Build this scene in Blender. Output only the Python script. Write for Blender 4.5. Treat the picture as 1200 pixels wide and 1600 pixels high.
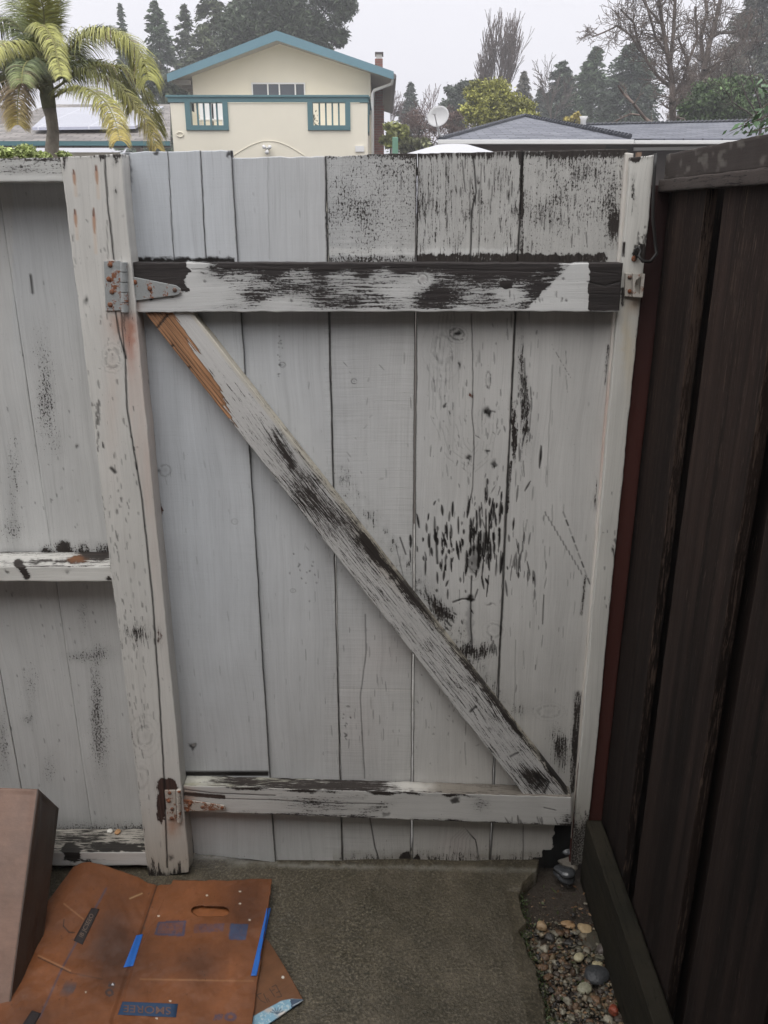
import bpy, bmesh, math, random
import numpy as np
from mathutils import Vector, Matrix
random.seed(7); np.random.seed(7)
S = bpy.context.scene
for o in list(bpy.data.objects): bpy.data.objects.remove(o)
COL = S.collection
R = math.radians
# ---------------- camera ----------------
F = 1300.0; TH = R(19.8); CY = -1.8; CZ = 1.65
cT, sT = math.cos(TH), math.sin(TH)
cd = bpy.data.cameras.new('camera'); cam = bpy.data.objects.new('camera', cd); COL.objects.link(cam)
cam.location = (0, CY, CZ); cam.rotation_euler = (math.pi/2 - TH, 0, 0)
cd.sensor_fit = 'VERTICAL'; cd.sensor_height = 36; cd.lens = 36*F/1600
cd.clip_start = 0.02; cd.clip_end = 3000
S.camera = cam
# ---------------- world: flat overcast sky ----------------
SUN_EL, SUN_ROT = 62.0, 200.0
w = bpy.data.worlds.new('World'); S.world = w; w.use_nodes = True
nt = w.node_tree; nt.nodes.clear()
sky = nt.nodes.new('ShaderNodeTexSky'); sky.sky_type = 'NISHITA'; sky.sun_disc = False
sky.sun_elevation = R(SUN_EL); sky.sun_rotation = R(SUN_ROT); sky.dust_density = 6; sky.air_density = 1.5
hs = nt.nodes.new('ShaderNodeHueSaturation'); hs.inputs['Saturation'].default_value = 0.12
geo = nt.nodes.new('ShaderNodeTexCoord'); sx = nt.nodes.new('ShaderNodeSeparateXYZ')
cr = nt.nodes.new('ShaderNodeValToRGB')     # cloud deck: brighter overhead than at the horizon
els = cr.color_ramp.elements
els[0].position = 0.0; els[0].color = (5.85, 5.80, 6.32, 1)
els[1].position = 1.0; els[1].color = (12.0, 12.0, 12.3, 1)
e = els.new(0.35); e.color = (6.9, 6.85, 7.3, 1)
nzs = nt.nodes.new('ShaderNodeTexNoise'); nzs.inputs['Scale'].default_value = 2.2; nzs.inputs['Detail'].default_value = 3
mrs = nt.nodes.new('ShaderNodeMapRange'); mrs.inputs['To Min'].default_value = .93; mrs.inputs['To Max'].default_value = 1.07
mixs = nt.nodes.new('ShaderNodeMix'); mixs.data_type = 'RGBA'; mixs.inputs[0].default_value = .85
mul = nt.nodes.new('ShaderNodeMix'); mul.data_type = 'RGBA'; mul.blend_type = 'MULTIPLY'; mul.inputs[0].default_value = 1
bg = nt.nodes.new('ShaderNodeBackground'); bg.inputs[1].default_value = 0.1
wo = nt.nodes.new('ShaderNodeOutputWorld'); L = nt.links.new
L(sky.outputs[0], hs.inputs['Color']); L(geo.outputs['Generated'], sx.inputs[0]); L(sx.outputs['Z'], cr.inputs[0])
L(geo.outputs['Generated'], nzs.inputs['Vector']); L(nzs.outputs[0], mrs.inputs['Value'])
L(hs.outputs[0], mixs.inputs[6]); L(cr.outputs[0], mixs.inputs[7])
L(mixs.outputs[2], mul.inputs[6]); L(mrs.outputs[0], mul.inputs[7]); L(mul.outputs[2], bg.inputs[0]); L(bg.outputs[0], wo.inputs[0])
sl = bpy.data.lights.new('sun', 'SUN'); sl.energy = 1.0; sl.angle = R(50); sl.color = (1, .975, .94)
so = bpy.data.objects.new('sun', sl); COL.objects.link(so)
_az = R(SUN_ROT); _d = Vector((math.sin(_az)*math.cos(R(SUN_EL)), math.cos(_az)*math.cos(R(SUN_EL)), math.sin(R(SUN_EL))))
so.rotation_euler = _d.to_track_quat('Z', 'Y').to_euler(); so.location = (0, -3, 8)
S.view_settings.view_transform = 'Standard'; S.view_settings.look = 'None'; S.view_settings.gamma = 1
S.view_settings.exposure = 0.78
S.render.engine = 'CYCLES'
try:
    S.cycles.volume_bounces = 0; S.cycles.volume_max_steps = 16
except Exception: pass

# ---------------- helpers ----------------
def P(x, y, Y):
    dx = (x-600)/F; dy = (800-y)/F
    d = Vector((dx, cT+dy*sT, -sT+dy*cT)); t = (Y-CY)/d.y
    return Vector((0, CY, CZ)) + d*t
def PX(x, y, X):
    dx = (x-600)/F; dy = (800-y)/F
    d = Vector((dx, cT+dy*sT, -sT+dy*cT)); t = X/d.x
    return Vector((0, CY, CZ)) + d*t
def PZ(x, y, z):
    dx = (x-600)/F; dy = (800-y)/F
    d = Vector((dx, cT+dy*sT, -sT+dy*cT)); t = (z-CZ)/d.z
    return Vector((0, CY, CZ)) + d*t
def proj(co):
    X = co[:, 0]; Y = co[:, 1]-CY; Z = co[:, 2]-CZ
    d = np.maximum(Y*cT - Z*sT, .05); u = Y*sT + Z*cT
    return 600+F*X/d, 800-F*u/d
def _h(xi, yi, s):
    h = (xi*374761393 + yi*668265263 + s*982451653) & 0x7fffffff
    h = ((h ^ (h >> 13))*1274126177) & 0x7fffffff
    return ((h ^ (h >> 16)) & 0xffff)/65535.0
def vn(x, y, s=0):
    x = np.asarray(x, float); y = np.asarray(y, float)
    xi = np.floor(x).astype(np.int64); yi = np.floor(y).astype(np.int64)
    fx = x-xi; fy = y-yi; fx = fx*fx*(3-2*fx); fy = fy*fy*(3-2*fy)
    return (_h(xi, yi, s)*(1-fx)+_h(xi+1, yi, s)*fx)*(1-fy) + (_h(xi, yi+1, s)*(1-fx)+_h(xi+1, yi+1, s)*fx)*fy
def fbm(x, y, s=0, o=3):
    r = 0; a = .5; t = 0
    for k in range(o): r = r+a*vn(x*2**k, y*2**k, s+k*17); t += a; a *= .55
    return r/t
def tag(o, label=None, cat=None, group=None, kind=None):
    if label: o['label'] = label
    if cat: o['category'] = cat
    if group: o['group'] = group
    if kind: o['kind'] = kind
    return o
def empty(name, loc, label=None, cat=None, group=None, kind=None, rz=0):
    o = bpy.data.objects.new(name, None); COL.objects.link(o); o.location = loc; o.rotation_euler = (0, 0, rz)
    o.empty_display_size = .1
    return tag(o, label, cat, group, kind)
def link(name, me, parent=None, mat=None):
    o = bpy.data.objects.new(name, me); COL.objects.link(o)
    if mat and not me.materials: me.materials.append(mat)
    if parent is not None:
        o.parent = parent
        def wm(q): return (wm(q.parent) @ q.matrix_parent_inverse if q.parent else Matrix()) @ q.matrix_basis
        o.matrix_parent_inverse = wm(parent).inverted()
    return o
def npmesh(name, co, quads, smooth=True, ngon=None, tris=None):
    me = bpy.data.meshes.new(name)
    co = np.asarray(co, np.float32); me.vertices.add(len(co)); me.vertices.foreach_set('co', co.ravel())
    li = []; tot = []
    if quads is not None and len(quads): q = np.asarray(quads, np.int32); li.append(q.ravel()); tot.append(np.full(len(q), 4, np.int32))
    if tris is not None and len(tris): q = np.asarray(tris, np.int32); li.append(q.ravel()); tot.append(np.full(len(q), 3, np.int32))
    if ngon is not None: li.append(np.asarray(ngon, np.int32)); tot.append(np.array([len(ngon)], np.int32))
    li = np.concatenate(li); tot = np.concatenate(tot); st = np.concatenate([[0], np.cumsum(tot)[:-1]]).astype(np.int32)
    me.loops.add(len(li)); me.loops.foreach_set('vertex_index', li)
    me.polygons.add(len(tot)); me.polygons.foreach_set('loop_start', st)
    me.polygons.foreach_set('use_smooth', np.full(len(tot), smooth))
    me.update(calc_edges=True)
    return me
def setcol(me, name, arr):
    a = me.attributes.new(name, 'FLOAT_COLOR', 'POINT'); arr = np.asarray(arr, np.float32)
    if arr.shape[1] == 3: arr = np.concatenate([arr, np.ones((len(arr), 1), np.float32)], 1)
    a.data.foreach_set('color', arr.ravel())
def setvec(me, name, arr):
    a = me.attributes.new(name, 'FLOAT_VECTOR', 'POINT'); a.data.foreach_set('vector', np.asarray(arr, np.float32).ravel())

# ---------------- materials ----------------
class NT:
    def __init__(s, name):
        s.m = bpy.data.materials.new(name); s.m.use_nodes = True; s.t = s.m.node_tree; s.t.nodes.clear()
        s.out = s.t.nodes.new('ShaderNodeOutputMaterial'); s.b = s.t.nodes.new('ShaderNodeBsdfPrincipled')
        s.t.links.new(s.b.outputs[0], s.out.inputs[0])
    def n(s, typ, ins=None, **props):
        nd = s.t.nodes.new('ShaderNode'+typ)
        for k, v in props.items(): setattr(nd, k, v)
        for k, v in (ins or {}).items(): s.set(nd.inputs[k], v)
        return nd
    def set(s, sock, v):
        if isinstance(v, bpy.types.NodeSocket): s.t.links.new(v, sock)
        elif hasattr(v, 'outputs'): s.t.links.new(v.outputs[0], sock)
        elif isinstance(v, (tuple, list)) and len(v) == 3 and sock.type == 'RGBA': sock.default_value = (*v, 1)
        else: sock.default_value = v
    def attr(s, name, out='Color'): return s.n('Attribute', attribute_name=name).outputs[out]
    def math(s, op, a, b=0.0, clamp=False):
        nd = s.n('Math', operation=op, use_clamp=clamp); s.set(nd.inputs[0], a); s.set(nd.inputs[1], b); return nd.outputs[0]
    def mix(s, f, a, b, mode='MIX'):
        nd = s.n('Mix', data_type='RGBA', blend_type=mode); s.set(nd.inputs[0], f); s.set(nd.inputs[6], a); s.set(nd.inputs[7], b); return nd.outputs[2]
    def mixf(s, f, a, b):
        nd = s.n('Mix', data_type='FLOAT'); s.set(nd.inputs[0], f); s.set(nd.inputs[2], a); s.set(nd.inputs[3], b); return nd.outputs[0]
    def scale(s, v, k):
        nd = s.n('VectorMath', operation='MULTIPLY'); s.set(nd.inputs[0], v); s.set(nd.inputs[1], k); return nd.outputs[0]
    def noise(s, v, sc=1.0, det=2, rough=.5, gain=None, free=False):
        nd = s.n('TexNoise', {'Vector': v, 'Scale': sc, 'Detail': det, 'Roughness': rough}).outputs[0]
        if gain:
            nd = s.math('ADD', s.math('MULTIPLY', s.math('SUBTRACT', nd, .5), gain), .5, not free)
        return nd
    def bsdf(s, **k):
        names = {'col': 'Base Color', 'rough': 'Roughness', 'metal': 'Metallic', 'normal': 'Normal', 'spec': 'Specular IOR Level'}
        for a, v in k.items(): s.set(s.b.inputs[names.get(a, a)], v)
        return s.m
    def bump(s, h, strength=.5, dist=.001):
        return s.n('Bump', {'Height': h, 'Strength': strength, 'Distance': dist}).outputs[0]

def mat_timber(name='weathered_painted_timber', spec=.35, rr=0.0):
    t = NT(name)
    gc = t.attr('gc', 'Vector'); rnd = t.n('ObjectInfo').outputs['Random']
    off = t.n('CombineXYZ', {0: t.math('MULTIPLY', rnd, 7.0), 1: 0.0, 2: t.math('MULTIPLY', rnd, 31.0)})
    v = t.n('VectorMath', operation='ADD'); t.set(v.inputs[0], gc); t.set(v.inputs[1], off.outputs[0]); v = v.outputs[0]
    misc = t.n('SeparateColor', {0: t.attr('misc')}); wear, crack, iso = misc.outputs[0], misc.outputs[1], misc.outputs[2]
    saw = t.n('Attribute', attribute_name='misc').outputs['Alpha']
    # slow wander makes the grain curve
    wv = t.noise(t.scale(v, (6, 6, 2.2)), 1, 2); wv = t.math('MULTIPLY', t.math('SUBTRACT', wv, .5), .05)
    wvx = t.n('CombineXYZ', {0: wv, 1: 0.0, 2: 0.0}); v2 = t.n('VectorMath', operation='ADD'); t.set(v2.inputs[0], v); t.set(v2.inputs[1], wvx.outputs[0]); v2 = v2.outputs[0]
    s1 = t.noise(t.scale(v2, (235, 235, 17)), 1, 5, .74, 4.6, True)
    s2 = t.noise(t.scale(v, (260, 260, 165)), 1, 4, .74, 4.6, True)
    s3 = t.noise(t.scale(v2, (120, 120, 2.5)), 1, 4, .6, 1.8)
    big = t.noise(t.scale(v, (7, 7, 4)), 1, 4, .6, 1.6)
    brk = t.mixf(iso, s1, s2)
    w2 = t.math('ADD', wear, t.math('MULTIPLY', t.math('SUBTRACT', big, .5), t.math('MULTIPLY', wear, .9)))
    w2 = t.math('SUBTRACT', t.math('MULTIPLY', w2, 1.2), .32)
    m = t.math('ADD', t.math('MULTIPLY', t.math('SUBTRACT', w2, brk), 4.0), .5, True)
    # paint
    pc = t.attr('paint')
    bright = t.math('ADD', t.math('MULTIPLY', big, .20), .90)
    bright = t.math('SUBTRACT', bright, t.math('MULTIPLY', t.math('SUBTRACT', s3, .5), .13))
    fs = t.noise(t.scale(v2, (330, 330, 7)), 1, 3, .7, 2.4)
    bright = t.math('SUBTRACT', bright, t.math('MULTIPLY', t.math('POWER', fs, 3.0), .16))
    run = t.noise(t.scale(v2, (34, 34, 1.3)), 1, 5, .65, 2.6)
    bright = t.math('SUBTRACT', bright, t.math('MULTIPLY', t.math('POWER', run, 3.0), .13))
    sawn = t.noise(t.scale(v, (5, 5, 420)), 1, 3, .7, 2.5)
    sawl = t.math('MULTIPLY', t.math('SUBTRACT', t.math('POWER', sawn, 2.0), .33), t.math('ADD', t.math('MULTIPLY', saw, .20), .010))
    bright = t.math('SUBTRACT', bright, sawl)
    speck = t.math('MULTIPLY', t.math('GREATER_THAN', t.noise(t.scale(v, (420, 420, 190)), 1, 1, .5, 1.6), .90), .35)
    sm = t.math('MULTIPLY', t.math('SUBTRACT', wear, .12), 1.1, True)
    bright = t.math('MULTIPLY', bright, t.math('SUBTRACT', 1.0, t.math('MULTIPLY', sm, t.math('ADD', .16, t.math('MULTIPLY', s2, .34)))))
    bright = t.math('ADD', t.math('SUBTRACT', bright, speck), .06)
    paint = t.mix(1.0, pc, t.n('CombineColor', {0: bright, 1: bright, 2: bright}).outputs[0], 'MULTIPLY')
    gr = t.noise(t.scale(v2, (170, 170, 5)), 1, 5, .7, 2.2)
    bb = t.math('ADD', t.math('MULTIPLY', gr, 1.15), .42)
    bare = t.mix(1.0, t.attr('bare'), t.n('CombineColor', {0: bb, 1: bb, 2: bb}).outputs[0], 'MULTIPLY')
    col = t.mix(m, paint, bare)
    ck = t.math('MULTIPLY', crack, 1.0, True)
    col = t.mix(ck, col, (.012, .010, .009))
    h = t.math('SUBTRACT', t.math('MULTIPLY', t.math('SUBTRACT', 1.0, m), .5), t.math('MULTIPLY', ck, 1.0))
    h = t.math('ADD', h, t.math('MULTIPLY', gr, t.math('ADD', t.math('MULTIPLY', m, .5), .10)))
    h = t.math('SUBTRACT', h, t.math('MULTIPLY', sawl, 1.4))
    h = t.math('ADD', h, t.math('ADD', t.math('MULTIPLY', s2, .05), t.math('MULTIPLY', fs, -.16)))
    ro = t.math('ADD', t.math('MULTIPLY', m, .12), t.math('ADD', t.math('MULTIPLY', big, .18), .42+rr))
    return t.bsdf(col=col, rough=ro, normal=t.bump(h, .75, .0015), spec=spec)
TIMBER = mat_timber(); DARKT = mat_timber('bare_dark_timber', .10, .25)

def mat_plain(name, col, rough=.6, var=.12, sc=6, metal=0, bump=0, spec=.4, bsc=None):
    t = NT(name); tc = t.n('TexCoord').outputs['Object']
    n = t.noise(tc, sc, 5, .6, 1.6); b = t.math('ADD', t.math('MULTIPLY', n, 2*var), 1-var)
    c = t.mix(1.0, col, t.n('CombineColor', {0: b, 1: b, 2: b}).outputs[0], 'MULTIPLY')
    k = dict(col=c, rough=rough, metal=metal, spec=spec)
    if bump: k['normal'] = t.bump(t.noise(tc, bsc or sc*6, 4, .6), .6, bump)
    return t.bsdf(**k)
def mat_attr(name, rough=.6, var=.15, sc=200, bump=.0, spec=.4, trans=0):
    t = NT(name); tc = t.n('TexCoord').outputs['Object']
    n = t.noise(tc, sc, 4, .65, 1.8); b = t.math('ADD', t.math('MULTIPLY', n, 2*var), 1-var)
    c = t.mix(1.0, t.attr('col'), t.n('CombineColor', {0: b, 1: b, 2: b}).outputs[0], 'MULTIPLY')
    k = dict(col=c, rough=rough, spec=spec)
    if bump: k['normal'] = t.bump(n, .7, bump)
    return t.bsdf(**k)
def mat_metal(name, col, rust=.3, metal=.7):
    t = NT(name); tc = t.n('TexCoord').outputs['Object']
    n = t.noise(tc, 45, 6, .7, 2.2); n2 = t.noise(tc, 300, 3, .6, 1.5)
    m = t.math('MULTIPLY', t.math('SUBTRACT', t.math('ADD', n, t.math('MULTIPLY', n2, .25)), 1.02-rust), 7.0, True)
    c = t.mix(t.math('MULTIPLY', n2, .4), col, tuple(x*.45 for x in col))
    c = t.mix(m, c, t.mix(n2, (.09, .028, .012), (.28, .11, .05)))
    return t.bsdf(col=c, metal=t.mixf(m, metal, 0.0), rough=t.mixf(m, .42, .85), normal=t.bump(t.math('ADD', m, n2), .4, .0008))

# ---------------- timber builder ----------------
class Ctx: pass
PAINT = (.36, .363, .36); BARE = (.030, .024, .021)
def timber(name, TL, TR, BR, BL, t, parent, feat=None, back=(0, 1, 0), res=.0024, wob=.0008, seed=0, grain='v', paint=PAINT, bare=BARE, mat=None, scale_paint=True):
    TL, TR, BR, BL = [np.array(p, float) for p in (TL, TR, BR, BL)]; back = np.array(back, float)
    wu = max(np.linalg.norm(TR-TL), np.linalg.norm(BR-BL)); lv = max(np.linalg.norm(BL-TL), np.linalg.norm(BR-TR))
    nu = max(2, int(wu/res)+1); nv = max(2, int(lv/res)+1)
    v, u = np.meshgrid(np.linspace(0, 1, nv), np.linspace(0, 1, nu), indexing='ij'); u = u.ravel(); v = v.ravel()
    def pos(u, v):
        n1 = (fbm(v*lv*9, v*0+seed, seed)-.5)*2*wob + (fbm(v*lv*60, v*0+seed, seed+5)-.5)*wob
        n2 = (fbm(v*lv*9, v*0+seed+9, seed)-.5)*2*wob + (fbm(v*lv*60, v*0+seed, seed+8)-.5)*wob
        m1 = (fbm(u*wu*40, u*0+seed, seed+3)-.5)*3*wob; m2 = (fbm(u*wu*40, u*0+seed, seed+4)-.5)*3*wob
        uu = u + (n1*(1-u)+n2*u)/wu; vv = v + (m1*(1-v)+m2*v)/lv
        uu = uu[:, None]; vv = vv[:, None]
        return (TL*(1-uu)+TR*uu)*(1-vv) + (BL*(1-uu)+BR*uu)*vv
    fco = pos(u, v)
    # slight cupping and unevenness
    fco = fco + back*((fbm(u*wu*14, v*lv*5, seed+2)-.5)*.0022)[:, None]
    idx = np.arange(nu*nv).reshape(nv, nu)
    q = np.stack([idx[:-1, :-1], idx[1:, :-1], idx[1:, 1:], idx[:-1, 1:]], -1).reshape(-1, 4)
    ring = np.concatenate([idx[0, :-1], idx[:-1, -1], idx[-1, :0:-1], idx[:0:-1, 0]])
    nr = len(ring); nd = max(2, int(t/max(res, .003)))
    deps = [0.0008] + list(np.linspace(0, t, nd+1)[1:])
    cen = fco.mean(0)
    cos = [fco]; us = [u]; vs = [v]; ds = [u*0]
    base = fco[ring]; ru, rv = u[ring], v[ring]
    across = (TR-TL)/np.linalg.norm(TR-TL); down = (BL-TL)/np.linalg.norm(BL-TL)
    outd = across*(np.where(ru > .999, 1, 0)-np.where(ru < .001, 1, 0))[:, None] + down*(np.where(rv > .999, 1, 0)-np.where(rv < .001, 1, 0))[:, None]
    qs = [q]; prev = ring; n0 = nu*nv
    for d in deps:
        cos.append(base+back*d+outd*.0009); us.append(ru); vs.append(rv); ds.append(ru*0+d)
        cur = np.arange(n0, n0+nr); n0 += nr
        qs.append(np.stack([prev, np.roll(prev, -1), np.roll(cur, -1), cur], -1)); prev = cur
    co = np.concatenate(cos); u = np.concatenate(us); v = np.concatenate(vs); d = np.concatenate(ds)
    me = npmesh(name, co, np.concatenate(qs), True, ngon=prev)
    c = Ctx(); c.n = len(co); c.px, c.py = proj(co); c.u, c.v, c.d, c.co = u, v, d, co; c.wu, c.lv, c.t = wu, lv, t
    c.wx = c.px+(fbm(c.px/7, c.py/7, seed+11)-.5)*9; c.wy = c.py+(fbm(c.px/7, c.py/7, seed+12)-.5)*9
    c.wear = np.zeros(c.n)+.03; c.crack = np.zeros(c.n); c.iso = np.zeros(c.n)+.3; c.saw = np.zeros(c.n)
    c.paint = np.tile(np.array(paint, float), (c.n, 1)); c.bare = np.tile(np.array(bare, float), (c.n, 1)); c.seed = seed
    if feat: feat(c)
    if scale_paint: c.paint = c.paint*1.10
    if grain == 'v': gc = np.stack([u*wu, d, v*lv], 1)
    else: gc = np.stack([v*lv, d, u*wu], 1)
    setvec(me, 'gc', gc); setcol(me, 'paint', c.paint); setcol(me, 'bare', c.bare)
    setcol(me, 'misc', np.stack([np.clip(c.wear, 0, 2), np.clip(c.crack, 0, 1), np.clip(c.iso, 0, 1), np.clip(c.saw, 0, 1)], 1))
    return link(name, me, parent, mat or TIMBER)
# feature brushes (marks that belong to the timber: knots, splits, worn paint, stains)
def G(c, cx, cy, rx, ry, ang=0, p=2, warp=True):
    x = (c.wx if warp else c.px)-cx; y = (c.wy if warp else c.py)-cy; a = R(ang)
    X = (x*math.cos(a)+y*math.sin(a))/rx; Y = (-x*math.sin(a)+y*math.cos(a))/ry
    return np.exp(-np.clip(X*X+Y*Y, 0, 60)**(p/2))
def BX(c, x0, y0, x1, y1, s=3, warp=True):
    x = c.wx if warp else c.px; y = c.wy if warp else c.py
    f = lambda z: np.clip(z/s+.5, 0, 1)
    return f(x-x0)*f(x1-x)*f(y-y0)*f(y1-y)
def LN(c, pts, w, jit=0, taper=False):
    x, y = c.px, c.py
    if jit: x = x+(fbm(y/25, y*0, c.seed+31)-.5)*2*jit; y = y+(fbm(x/25, x*0, c.seed+32)-.5)*jit
    out = np.zeros(c.n)
    for (x0, y0), (x1, y1) in zip(pts[:-1], pts[1:]):
        m = (x > min(x0, x1)-w*3) & (x < max(x0, x1)+w*3) & (y > min(y0, y1)-w*3) & (y < max(y0, y1)+w*3)
        if not m.any(): continue
        dx, dy = x1-x0, y1-y0; L2 = dx*dx+dy*dy+1e-6
        t = np.clip(((x[m]-x0)*dx+(y[m]-y0)*dy)/L2, 0, 1); d = np.hypot(x[m]-x0-t*dx, y[m]-y0-t*dy)
        out[m] = np.maximum(out[m], np.clip(1.35-d/(w if not taper else w*(1.15-.8*np.abs(2*t-1)**2)), 0, 1))
    return out
def knot(c, cx, cy, rx, ry, dark=.8, rings=3, ang=0):
    x, y = c.px-cx, c.py-cy; a = R(ang); X = (x*math.cos(a)+y*math.sin(a))/rx; Y = (-x*math.sin(a)+y*math.cos(a))/ry
    r = np.hypot(X, Y)+(fbm(c.px/6, c.py/6, 77)-.5)*.4
    c.crack += dark*np.clip(1-np.abs(r-1)*3.5, 0, 1)*.7*(fbm(c.px/4, c.py/4, 5) > .35)
    c.crack += dark*.35*np.clip(1-r*1.6, 0, 1)
    if rings: c.crack += .18*dark*(np.sin(r*9) > .7)*(r < 1+rings*.5)*(r > 1)
def dashes(c, n, cx, cy, sx, sy, l0, l1, ang, w=1.2, a=.9, seed=1, spread=8, att='crack'):
    rg = random.Random(seed); o = np.zeros(c.n)
    for _ in range(n):
        x = rg.gauss(cx, sx); y = rg.gauss(cy, sy); l = rg.uniform(l0, l1)/2; an = R(ang+rg.gauss(0, spread))
        ww = w*rg.uniform(.6, 1.4)
        o = np.maximum(o, LN(c, [(x-l*math.cos(an), y-l*math.sin(an)), (x+l*math.cos(an), y+l*math.sin(an))], ww, 0, True)*rg.uniform(.6, 1))
    setattr(c, att, getattr(c, att)+o*a)
def tint(c, f, col):
    f = np.clip(f, 0, 1)[:, None]; c.paint = c.paint*(1-f)+np.array(col)*f
def mulp(c, f, k):
    c.paint = c.paint*(1-np.clip(f, 0, 1)[:, None]*(1-np.array(k)))
def baretint(c, f, col):
    f = np.clip(f, 0, 1)[:, None]; c.bare = c.bare*(1-f)+np.array(col)*f
# simple solid builders collected into one mesh per part
class MB:
    def __init__(s): s.bm = bmesh.new()
    def box(s, a, b, bev=0):
        (x0, y0, z0), (x1, y1, z1) = a, b
        vs = [s.bm.verts.new(p) for p in [(x0,y0,z0),(x1,y0,z0),(x1,y1,z0),(x0,y1,z0),(x0,y0,z1),(x1,y0,z1),(x1,y1,z1),(x0,y1,z1)]]
        fs = [s.bm.faces.new([vs[i] for i in f]) for f in [(0,3,2,1),(4,5,6,7),(0,1,5,4),(1,2,6,5),(2,3,7,6),(3,0,4,7)]]
        if bev:
            es = {e for f in fs for e in f.edges}; bmesh.ops.bevel(s.bm, geom=list(es), offset=bev, segments=2, affect='EDGES', profile=.6)
        return s
    def prism(s, pts, ext):
        ext = Vector(ext); a = [s.bm.verts.new(p) for p in pts]; b = [s.bm.verts.new(Vector(p)+ext) for p in pts]
        s.bm.faces.new(a); s.bm.faces.new(b[::-1]); n = len(a)
        for i in range(n): s.bm.faces.new([a[(i+1) % n], a[i], b[i], b[(i+1) % n]])
        return s
    def bar(s, a, b, w, h=None, up=(0, 0, 1)):
        a, b = Vector(a), Vector(b); h = h or w; d = (b-a).normalized(); sd = d.cross(Vector(up))
        if sd.length < 1e-3: sd = d.cross(Vector((0, 1, 0)))
        sd.normalize(); u2 = sd.cross(d)
        ring = [sd*(i*w/2)+u2*(j*h/2) for i, j in ((-1,-1),(1,-1),(1,1),(-1,1))]
        return s.prism([a+r for r in ring], b-a)
    def tube(s, pts, rad, n=8, cap=True):
        pts = [Vector(p) for p in pts]; rings = []
        if not isinstance(rad, (list, tuple)): rad = [rad]*len(pts)
        sd = None
        for i, p in enumerate(pts):
            d = (pts[min(i+1, len(pts)-1)]-pts[max(i-1, 0)]).normalized()
            sd = d.orthogonal() if sd is None else sd-d*sd.dot(d)
            if sd.length < 1e-5: sd = d.orthogonal()
            sd.normalize(); u2 = d.cross(sd)
            rings.append([s.bm.verts.new(p+(sd*math.cos(2*math.pi*k/n)+u2*math.sin(2*math.pi*k/n))*rad[i]) for k in range(n)])
        for a, b in zip(rings[:-1], rings[1:]):
            for k in range(n): s.bm.faces.new([a[k], a[(k+1) % n], b[(k+1) % n], b[k]])
        if cap: s.bm.faces.new(rings[0][::-1]); s.bm.faces.new(rings[-1])
        return s
    def quad(s, *pts): s.bm.faces.new([s.bm.verts.new(p) for p in pts]); return s
    def build(s, name, mat, parent=None, smooth=False, bev=0):
        if bev: bmesh.ops.bevel(s.bm, geom=list(s.bm.edges), offset=bev, segments=2, affect='EDGES', profile=.6)
        bmesh.ops.recalc_face_normals(s.bm, faces=s.bm.faces)
        me = bpy.data.meshes.new(name); s.bm.to_mesh(me); s.bm.free()
        if smooth:
            for p in me.polygons: p.use_smooth = True
        return link(name, me, parent, mat)
# =============== ground and paving (setting) ===============
def mat_soil():
    t = NT('damp_soil'); tc = t.n('TexCoord').outputs['Object']
    n = t.noise(tc, 3, 8, .65, 1.8); n2 = t.noise(tc, 120, 4, .7, 2)
    c = t.mix(n, (.012, .009, .006), (.036, .026, .018)); c = t.mix(t.math('MULTIPLY', n2, .5), c, (.09, .07, .05))
    return t.bsdf(col=c, rough=.75, normal=t.bump(n2, .8, .006))
def mat_slab():
    t = NT('mossy_wet_concrete'); tc = t.n('TexCoord').outputs['Object']
    n = t.noise(tc, 9, 6, .65, 2.0); n2 = t.noise(tc, 90, 5, .75, 2.4); n3 = t.noise(tc, 150, 3, .7, 3.0); n4 = t.noise(tc, 17, 6, .75, 3.2)
    c = t.mix(n4, (.022, .019, .011), (.125, .104, .066))
    c = t.mix(t.math('MULTIPLY', n, .55), c, (.140, .114, .078))
    c = t.mix(t.math('MULTIPLY', n2, .7), c, (.014, .013, .009))
    c = t.mix(t.math('MULTIPLY', t.math('POWER', n3, 3.0), .7), c, (.26, .225, .165)); c = t.mix(t.math('MULTIPLY', t.math('POWER', t.math('SUBTRACT', 1.0, n3), 3.0), .8), c, (.016, .014, .009))
    pc = t.n('SeparateColor', {0: t.attr('misc')})
    c = t.mix(t.math('MULTIPLY', pc.outputs[0], t.math('ADD', t.math('MULTIPLY', n2, .5), .75), True), c, (.26, .25, .215))
    c = t.mix(pc.outputs[1], c, (.020, .022, .014))
    c = t.mix(pc.outputs[2], c, (.30, .29, .27))
    big_ = t.noise(tc, 4.5, 4, .6, 3.2); c = t.mix(t.math('MULTIPLY', big_, .55), c, (.030, .025, .015)); lp_ = t.noise(tc, 7, 6, .7, 3.6); c = t.mix(t.math('MULTIPLY', t.math('POWER', lp_, 2.0), .42), c, (.155, .128, .092))
    wr = t.noise(t.scale(tc, (14, 3, 1)), 1, 5, .7, 3.0); c = t.mix(t.math('MULTIPLY', wr, .35), c, (.030, .026, .016))
    ro = t.math('ADD', t.math('MULTIPLY', n, .34), .24)
    return t.bsdf(col=c, rough=ro, normal=t.bump(t.math('ADD', n2, t.math('MULTIPLY', n3, .6)), .5, .003), spec=.35)
gm = MB(); gm.quad((-600, -300, -.05), (600, -300, -.05), (600, 900, -.05), (-600, 900, -.05))
ground = gm.build('ground', mat_soil()); tag(ground, kind='structure')
SLAB = mat_slab()
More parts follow.
